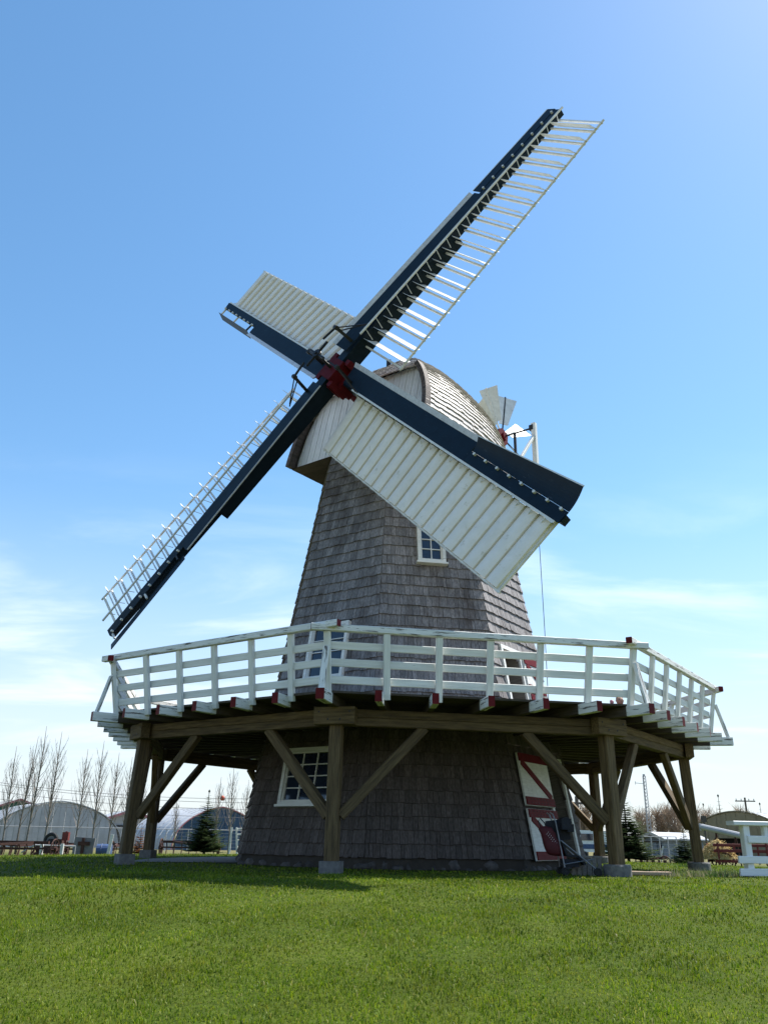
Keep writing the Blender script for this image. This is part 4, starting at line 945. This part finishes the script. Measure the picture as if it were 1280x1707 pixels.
# engine on a cart with big wheel
t = thing('farm_engine', 'old engine with a large dark wheel and red parts at left', 'farm machine', tuple(ground_at(84, 41)))
b = MB(); b.ring((0, 0, .72), (.25, 1, 0), .28, .08, 24, 8); b.disc((0, 0, .72), (.25, 1, 0), .24, .06, 24, 1); b.disc((0, -.06, .72), (.25, 1, 0), .10, .12, 12, 0); b.build('big_wheel', [m_rubber, m_greyboard], t)
b = MB(); b.box((.0, .1, .42), (.95, .6, .36)); b.box((.25, .15, .68), (.4, .45, .25)); b.tube([(-.4, -.1, .45), (-.4, .4, .45)], .2, 14); b.build('engine_block', m_rust, t)
b = MB(); b.tube([(.62, 0, .5), (.62, 0, 1.12)], .05, 8); b.box((.62, 0, .92), (.26, .2, .34)); b.build('red_pump', m_fadered, t)
for x in (-.45, .5): b = MB(); wheel(b, (x, -.25, .2), (0, 1, 0), .2, 6); b.build('cart_wheel', m_rust, t)
for px, lb, ty in ((70, 'white post left of the old engine', 1408), (104, 'white post right of the old engine', 1407)):
    base = ground_at(px, 39); hh = z_at(px, ty, 39)-base.z; o_ = thing('board_post', lb, 'post', tuple(base)); timber('post_board', (0, 0, -.1), (0, 0, hh), .12, .10, m_paint_w, o_); timber('foot_board', (-.16, 0, .06), (.2, 0, .06), .08, .10, m_paint_w, o_)
a_ = Vector(at_dist(58, 1409, 39.2)); c = Vector(at_dist(126, 1411, 39.2)); m_ = (a_+c)/2; b = MB(); b.tube([a_-m_, c-m_], .03, 6); b.tube([c-m_, c-m_-UZ*.75], .025, 6); b.tube([a_-m_, a_-m_+Vector((-.5, 0, -.3))], .03, 6); o = b.build('rail_pipe', m_steel); o.location = m_; tag(o, 'thin pale pipe rail resting across the two white posts', 'pipe')
# grey slab with a dark cross
t = thing('grey_panel', 'tilted grey board panel bearing a dark cross, left of the gallery', 'panel', tuple(ground_at(139, 40))); b = MB(); hh = .86; pr = [Vector((-.46, 0, -.05)), Vector((.38, 0, -.05)), Vector((.48, 0, hh*.95)), Vector((-.40, 0, hh))]; b.prism(pr, Vector((0, .08, 0))); b.build('board', m_greyboard, t)
b = MB(); b.box((-.02, -.03, .42), (.12, .06, .80)); b.box((.02, -.035, .60), (.50, .06, .15)); b.build('cross', m_rust, t)
t = thing('blue_drum', 'small blue drum on its side left of the gallery post', 'drum', tuple(ground_at(174, 40))); b = MB(); b.tube([(-.3, 0, .32), (.3, .1, .32)], .26, 16); b.ring((-.1, .03, .32), (1, .16, 0), .265, .02, 18, 5); b.build('shell', m_bluedrum, t); b = MB(); b.box((0, .02, .04), (.5, .4, .1)); b.build('cradle', m_rust, t)
t = thing('board_post', 'leaning white board beside the blue drum', 'post', tuple(ground_at(183, 39.5))); timber('post_board', (-.06, 0, -.05), (.06, 0, .95), .13, .05, m_paint_w, t); timber('foot_board', (-.12, 0, .05), (.12, 0, .05), .1, .1, m_paint_w, t)
harrow(205, 46, 1.0, 'small rusty implement hidden behind the front left post', 1)
harrow(315, 39, 2.2, 'low rusty harrow left of the green spruce', 1, R(5))
t = thing('timber_rack', 'white timber frame standing before the blue hut by the tower', 'rack', tuple(ground_at(394, 43)))
for i, (x0, x1) in enumerate(((-.34, -.28), (.06, -.08), (.42, .46))): timber('frame_post', (x0, .1*i, -.05), (x1, .1*i, 1.42), .08, .07, m_paint_w, t)
for z in (.55, .85, 1.1, 1.35): timber('frame_rail', (-.05, .15, z), (.62, .2, z+.03), .04, .07, m_paint_w, t)
timber('frame_brace', (-.1, .2, .1), (.5, .2, .6), .05, .07, m_paint_w, t)
# right side: straw wagon, auger, red implement, camper, fence, plank
t = thing('hay_wagon', 'red slatted wagon heaped with straw before the tan hut', 'wagon', tuple(ground_at(1215, 46)), R(-6)); 
for z in (.35, .80, 1.05): timber('side_rail', (-.9, -.7, z), (2.6, -.7, z), .07, .13, m_fadered, t); timber('side_rail', (-.9, .7, z), (2.6, .7, z), .07, .13, m_fadered, t)
for x in (-.7, .4, 1.5, 2.5): timber('stake', (x, -.74, .2), (x, -.74, 1.15), .08, .08, m_fadered, t); timber('stake', (x, .74, .2), (x, .74, 1.15), .08, .08, m_fadered, t)
b = MB(); b.box((.85, 0, .42), (3.5, 1.35, .06)); b.build('wagon_bed', m_deck, t)
for x in (-.4, 2.1):
    for y in (-.62, .62): b = MB(); wheel(b, (x, y, .36), (0, 1, 0), .34, 10); b.build('wheel', m_rust, t)
rs_ = random.Random(5); b = MB()
for i in range(2600):
    a_ = rs_.uniform(0, 6.28); rr_ = math.sqrt(rs_.random()); x = -.55+.95*rr_*math.cos(a_); y = .85*rr_*math.sin(a_); z = .42+(.92*(1-rr_**1.6))*rs_.uniform(.75, 1.03)
    d = Vector((rs_.uniform(-1, 1), rs_.uniform(-1, 1), rs_.uniform(-.4, .3))).normalized()*rs_.uniform(.10, .26); s_ = d.cross(UZ).normalized()*.016; p_ = Vector((x, y, z)); b.add([p_-s_, p_+s_, p_+d], [(0, 1, 2)])
hp_ = MB(); o_ = b.build('straw_heap', m_straw, t); o_['kind'] = 'stuff'
V = []; F = []
for i in range(7):
    for j in range(16): rr_ = i/6; V.append((-.55+.9*rr_*math.cos(j*math.pi/8), .8*rr_*math.sin(j*math.pi/8), .42+.85*(1-rr_**1.6)))
F = [(i*16+j, i*16+(j+1) % 16, (i+1)*16+(j+1) % 16, (i+1)*16+j) for i in range(6) for j in range(16)]
link('straw_core', mesh('straw_core', V, F, m_straw), t)
a_, c = Vector(at_dist(1166, 1378, 52)), Vector(at_dist(1246, 1396, 50)); t = thing('grain_auger', 'long grey grain auger tube leaning up before the tan hut', 'auger', tuple(ground_at(1215, 51))); lo = Vector(t.location)
b = MB(); b.tube([a_-lo, c-lo], .15, 10); b.build('tube', m_steel, t); b = MB(); b.box(a_-lo+Vector((-.05, 0, -.05)), (.45, .3, .36)); b.build('spout', m_steel, t)
for f_ in (.35, .75): p_ = a_.lerp(c, f_)-lo; timber('leg', (p_.x-.2, p_.y, 0), tuple(p_), .06, .06, m_rust, t); timber('leg', (p_.x+.25, p_.y+.3, 0), tuple(p_), .06, .06, m_rust, t)
base = ground_at(1178, 56); hh = z_at(1178, 1360, 56)-base.z; o_ = thing('dark_post', 'thin dark post beside the upper end of the auger', 'post', tuple(base)); b = MB(); b.tube([(0, 0, 0), (0, 0, hh)], .06, 6); b.build('shaft', m_pole, o_); b = MB(); b.box((0, 0, hh-.2), (.3, .1, .35)); b.build('head', m_pole, o_)
t = thing('farm_rake', 'red farm rake with white uprights on the right lawn', 'farm machine', tuple(ground_at(1085, 44))); b = MB(); b.bar((-.7, 0, .42), (.75, 0, .42), .09, .09); b.bar((-.6, .5, .40), (.6, .5, .40), .07, .07); b.bar((-.7, 0, .42), (-1.0, -.2, .55), .06, .06); b.build('frame', m_fadered, t)
for x in (-.55, .0, .55): b = MB(); wheel(b, (x, -.1, .26), (.2, 1, 0), .25, 8); b.build('wheel', m_rust, t)
for x in (-.25, .45): timber('upright', (x, .1, .4), (x+(.14 if x > 0 else -.12), .1, .95), .06, .05, m_paint_w, t)
t = thing('camper_trailer', 'white and blue camper seen beneath the gallery behind the tower', 'trailer', tuple(ground_at(984, 58)), R(10)); m_camper = M('camper_white', [(.3, (.55, .58, .60)), (.7, (.70, .72, .74))], .4); b = MB(); b.prism([Vector(p_) for p_ in ((-1.4, 0, .5), (1.4, 0, .5), (1.5, 0, 1.1), (1.35, 0, 1.75), (-1.2, 0, 1.8), (-1.5, 0, 1.2))], Vector((0, 1.9, 0))); b.build('body', m_camper, t)
b = MB(); b.box((0, -.012, .82), (2.8, .02, .28)); b.build('stripe', m_bluedrum, t); b = MB(); b.box((-.2, -.015, 1.38), (.8, .03, .4)); b.build('window', m_glass, t)
for x in (-.5, .5): b = MB(); b.disc((x, .1, .3), (0, 1, 0), .3, .2, 16); b.build('wheel', m_rubber, t)
m_fencew = M('bright_white_fence_paint', [(.3, (.68, .68, .68)), (.7, (.80, .80, .80))], .55, G, 1.5, 4, .05)
fp = ground_at(1244, 19.6); t = thing('white_board_fence', 'end of a white board fence on the lawn at the right edge', 'fence', tuple(fp)); fd = Vector((.96, .28, 0)); H_ = z_at(1244, 1377, 19.6)-fp.z
for i in range(4): p_ = fd*(i*1.45); timber('fence_post', p_-UZ*.1, p_+UZ*(H_-.0), .15, .15, m_fencew, t, up=fd)
for i in range(3):
    p_ = fd*(i*1.45); timber('half_post', p_+fd*.48+UZ*(H_*.72), p_+fd*.48+UZ*H_, .12, .10, m_fencew, t, up=fd)
timber('cap_board', fd*-.32+UZ*(H_+.045), fd*4.6+UZ*(H_+.045), .26, .085, m_fencew, t)
for z in (.70, .30, .06): timber('fence_board', fd*(-.30 if z < .5 else -.02)+UZ*(H_*z+.03)+Vector((.28, -.96, 0))*.095, fd*4.6+UZ*(H_*z+.03)+Vector((.28, -.96, 0))*.095, .04, .14, m_fencew, t)
m_plank = M('pale_new_plank', [(.3, (.30, .21, .14)), (.7, (.42, .32, .23))], .75, G, 2, 5)
p0, p1 = ground_at(1042, 18.4), ground_at(1112, 18.6); o = timber('lumber_plank', Vector((p0.x, p0.y, .05)), Vector((p1.x, p1.y, .05)), .22, .07, m_plank, None); tag(o, 'pale wooden plank lying on the grass between the right gallery posts', 'plank')
# low weeds by the right posts
m_weed = M('dry_weeds', [(.3, (.20, .19, .10)), (.7, (.36, .33, .20))], .9, vary=.3, transl=.3); m_weedg = M('green_weeds', [(.3, (.05, .10, .02)), (.7, (.10, .18, .04))], .8, vary=.3, transl=.3)
for i, (px, d_, m_, lb) in enumerate(((1128, 18.6, m_weed, 'dry weed tuft right of the plank'), (1186, 19.3, m_weed, 'dry brown weed tuft right of the right gallery post'), (1206, 19.6, m_weedg, 'green weed tuft near the white fence'), (1165, 18.9, m_weedg, 'green weed tuft at the foot of the right gallery post'), (1150, 26, m_weedg, 'green weed tuft behind the right gallery post'))):
    o_ = thing('weed_tuft', lb, 'weed', tuple(ground_at(px, d_)), group='weed tufts by the right posts'); b = MB(); rr = random.Random(i)
    for j in range(160):
        a_ = rr.uniform(0, 6.28); q = math.sqrt(rr.random())*.34; p_ = Vector((q*math.cos(a_)*1.5, q*math.sin(a_), 0)); d = Vector((rr.uniform(-.5, .5), rr.uniform(-.5, .5), 1)).normalized()*rr.uniform(.06, .20); s_ = Vector((math.cos(a_*3), math.sin(a_*3), 0))*.008; b.add([p_-s_, p_+s_, p_+d], [(0, 1, 2)])
    b.build('leaves', m_, o_)

# ------------------------------------------------------------------ stroller and red bag by the door
m_tubes = M('aluminium_tube', [(.3, (.16, .16, .17)), (.7, (.24, .24, .25))], .4, metal=.6); m_fab = M('black_fabric', [(.3, (.012, .013, .017)), (.7, (.025, .026, .034))], .9, nscale=30, bump=.2); m_bag = M('dark_red_bag', [(.3, (.055, .004, .007)), (.7, (.085, .007, .011))], .7, nscale=12, bump=.2); m_print = M('white_print', [(.3, (.55, .5, .5)), (.7, (.68, .64, .64))], .7)
sp_ = at_dist(945, 1440, 17.6); sp_ = Vector((sp_[0], sp_[1], .0)); vx = Vector((RT[0], RT[1], 0)).normalized(); vy = Vector((FW[0], FW[1], 0)).normalized()
t = thing('folding_stroller', 'black umbrella stroller with silver tubes parked by the tower door', 'stroller', tuple(sp_), math.atan2(vx.y, vx.x))
b = MB(); b.tube([(-.06, -.1, .10), (-.16, .05, .95), (-.20, .12, 1.10), (-.26, .10, 1.13)], .014, 7); b.tube([(-.06, .38, .10), (-.16, .42, .95), (-.20, .46, 1.10), (-.26, .44, 1.13)], .014, 7)
b.tube([(-.11, -.1, .62), (.55, -.12, .10)], .013, 7); b.tube([(-.11, .38, .62), (.55, .42, .10)], .013, 7); b.tube([(-.06, -.1, .2), (.5, -.1, .30)], .011, 6); b.tube([(-.06, .38, .2), (.5, .4, .30)], .011, 6); b.tube([(-.06, -.1, .2), (-.06, .38, .2)], .011, 6); b.build('frame', m_tubes, t)
b = MB()
def sling(pts, wd, th): 
    for (x0, z0), (x1, z1) in zip(pts, pts[1:]): b.bar((x0, .15, z0), (x1, .15, z1), wd, th, (0, 1, 0) if False else (0, 0, 1))
sling([(-.13, 1.0), (-.08, .62), (.0, .36), (.22, .34), (.34, .20)], .44, .04); b.build('seat_sling', m_fab, t)
b = MB(); b.box((.02, .15, .92), (.18, .5, .2)); b.box((.1, .15, .85), (.12, .48, .14)); b.tube([(.02, -.10, .95), (.04, .40, .95)], .10, 10); b.build('folded_canopy', m_fab, t)
b = MB(); b.box((.08, .15, .22), (.3, .36, .14)); b.build('basket', m_fab, t)
for x, y in ((-.06, -.1), (-.06, .38), (.55, -.12), (.55, .42)):
    b = MB()
    for o2 in (-.03, .03): b.ring((x, y+o2, .075), (0, 1, 0), .058, .017, 16, 6); b.disc((x, y+o2, .075), (0, 1, 0), .04, .012, 10)
    b.build('wheel', m_rubber, t)
o_ = thing('red_bag', 'dark red bag with white print hanging beside the stroller', 'bag', tuple(sp_+vx*-.27+vy*.1+UZ*.34), math.atan2(vx.y, vx.x)); o_.scale = (.85, .85, .9); V = []; F = []; n1, n2 = 14, 9
for i in range(n2+1):
    ph_ = math.pi*i/n2
    for j in range(n1): th = 2*math.pi*j/n1; c_, s_ = math.cos(th), math.sin(th); zz = .30+.30*math.cos(ph_); q_ = min(1, math.sin(ph_)*1.9)**.6; sag = 1.0+.25*(zz < .3); V.append((.17*q_*sag*math.copysign(abs(c_)**.55, c_)-(zz-.3)*.42+.012*math.sin(zz*40+c_*3), .10*q_*sag*math.copysign(abs(s_)**.7, s_)-.02, zz))
F = [(i*n1+j, (i+1)*n1+j, (i+1)*n1+(j+1) % n1, i*n1+(j+1) % n1) for i in range(n2) for j in range(n1)]
link('bag_body', mesh('bag_body', V, F, m_bag, smooth=True), o_)
b = MB(); b.tube([(-.20, -.02, .52), (-.26, -.02, .70), (-.22, -.02, .76), (-.12, -.02, .66), (-.10, -.02, .58)], .013, 7); b.build('handle', m_fab, o_)
b = MB()
for i in range(7):
    for j in range(2):
        x_, z_ = -.10+.030*i+.03*j, .44-.036*i+.035*j; b.bar((x_-.010, -.134, z_-.008), (x_+.006, -.134, z_+.010), .007, .008, (0, 1, 0))
b.build('printed_marks', m_print, o_)
t = thing('wooden_crate', 'low weathered crate behind the stroller at the foot of the tower', 'crate', tuple(Vector(sp_)+vx*.42+vy*.35), math.atan2(vx.y, vx.x))
for i in range(6): timber('slat', (-.25+.1*i, -.16, 0), (-.25+.1*i, -.16, .32), .09, .025, m_jamb, t, up=(0, 1, 0))
for z in (.05, .27): timber('rail', (-.3, -.13, z), (.3, -.13, z), .03, .06, m_jamb, t); timber('rail', (-.3, .16, z), (.3, .16, z), .03, .06, m_jamb, t)
b = MB(); b.box((0, .02, .335), (.62, .4, .03)); b.build('lid', m_jamb, t)

# ------------------------------------------------------------------ small child sitting on the gallery deck
m_skin = M('skin', [(.3, (.42, .23, .16)), (.7, (.50, .29, .21))], .55); m_hair = M('brown_hair', [(.3, (.10, .05, .025)), (.7, (.16, .08, .04))], .7, nscale=20); m_jack = M('dark_jacket', [(.3, (.02, .02, .03)), (.7, (.035, .035, .05))], .85); m_pink = M('pink_mitten', [(.3, (.50, .20, .24)), (.7, (.60, .28, .32))], .8); m_maroon = M('maroon_shirt', [(.3, (.12, .02, .03)), (.7, (.17, .03, .04))], .85)
dz = ray(1033, 1170); tt = (ZD+.50-CAM[2])/dz[2]; hp_ = Vector(CAM+dz*tt)
t = thing('person', 'small child in a dark jacket sitting on the gallery deck behind the railing', 'person', (hp_.x, hp_.y, ZD))
def skinned(name, verts, edges, radii_, mat, par):
    me = bpy.data.meshes.new(name); me.from_pydata(verts, edges, []); me.materials.append(mat); o = link(name, me, par)
    md = o.modifiers.new('skin', 'SKIN'); md.use_smooth_shade = True
    ly = me.skin_vertices[0] if me.skin_vertices else None
    if ly is None: me.attributes; bpy.context.view_layer.update()
    return o, md
def body(name, chain, mat, par):
    b = MB()
    for pts, rad in chain: b.tube(pts, rad, 10)
    o = b.build(name, mat, par, smooth=True); md = o.modifiers.new('remesh', 'REMESH'); md.mode = 'VOXEL'; md.voxel_size = .012; md.use_smooth_shade = True; return o
# body (one surface): head, neck, torso, arms with hands, bent legs
hd = [((0, 0, .41), (0, 0, .435), (0, -.01, .48), (0, -.012, .53), (0, -.005, .575), (0, 0, .60)), [.035, .062, .082, .088, .07, .02]]
bd = body('body', [hd, [((0, 0, .10), (0, 0, .22), (0, 0, .36), (0, 0, .43)), [.10, .10, .09, .035]], [((-.09, 0, .36), (-.17, -.10, .30), (-.22, -.17, .40), (-.235, -.18, .45)), [.035, .032, .026, .022]], [((.09, 0, .36), (.16, -.05, .25), (.12, -.18, .20)), [.035, .032, .024]], [((-.05, 0, .10), (-.09, -.22, .16), (-.10, -.36, .05)), [.06, .05, .035]], [((.05, 0, .10), (.09, -.22, .16), (.10, -.36, .05)), [.06, .05, .035]], [((0, -.085, .52), (0, -.105, .505)), [.014, .012]], [((-.085, 0, .52), (-.10, 0, .52)), [.02, .012]], [((.085, 0, .52), (.10, 0, .52)), [.02, .012]]], m_skin, t)
jk = body('jacket', [[((0, 0, .08), (0, 0, .22), (0, 0, .36), (0, 0, .40)), [.118, .116, .105, .055]], [((-.09, 0, .36), (-.17, -.10, .30), (-.215, -.165, .385)), [.05, .045, .04]], [((.09, 0, .36), (.16, -.05, .25), (.125, -.17, .205)), [.05, .045, .04]]], m_jack, t)
body('trousers', [[((-.05, 0, .10), (-.09, -.22, .165), (-.10, -.345, .065)), [.075, .062, .048]], [((.05, 0, .10), (.09, -.22, .165), (.10, -.345, .065)), [.075, .062, .048]], [((-.06, 0, .09), (.06, 0, .09)), [.09, .09]]], m_maroon, t)
body('shoes', [[((-.10, -.36, .035), (-.11, -.46, .05)), [.036, .03]], [((.10, -.36, .035), (.11, -.46, .05)), [.036, .03]]], m_black, t)
body('hair', [[((0, .02, .46), (0, .03, .54), (0, .02, .60), (0, .0, .622)), [.06, .085, .075, .03]]], m_hair, t)
mit = [[((-.225, -.175, .42), (-.237, -.182, .47), (-.24, -.185, .51)), [.036, .045, .025]], [((-.215, -.18, .44), (-.185, -.195, .475)), [.018, .014]]]
body('mitten', mit, m_pink, t)
for sx in (-1, 1): b = MB(); b.disc((sx*.032, -.086, .535), (0, 1, 0), .011, .012, 10); b.build('eye', m_black, t)
b = MB(); b.bar((-.022, -.083, .472), (.022, -.083, .472), .012, .008); b.build('mouth', m_pink, t)
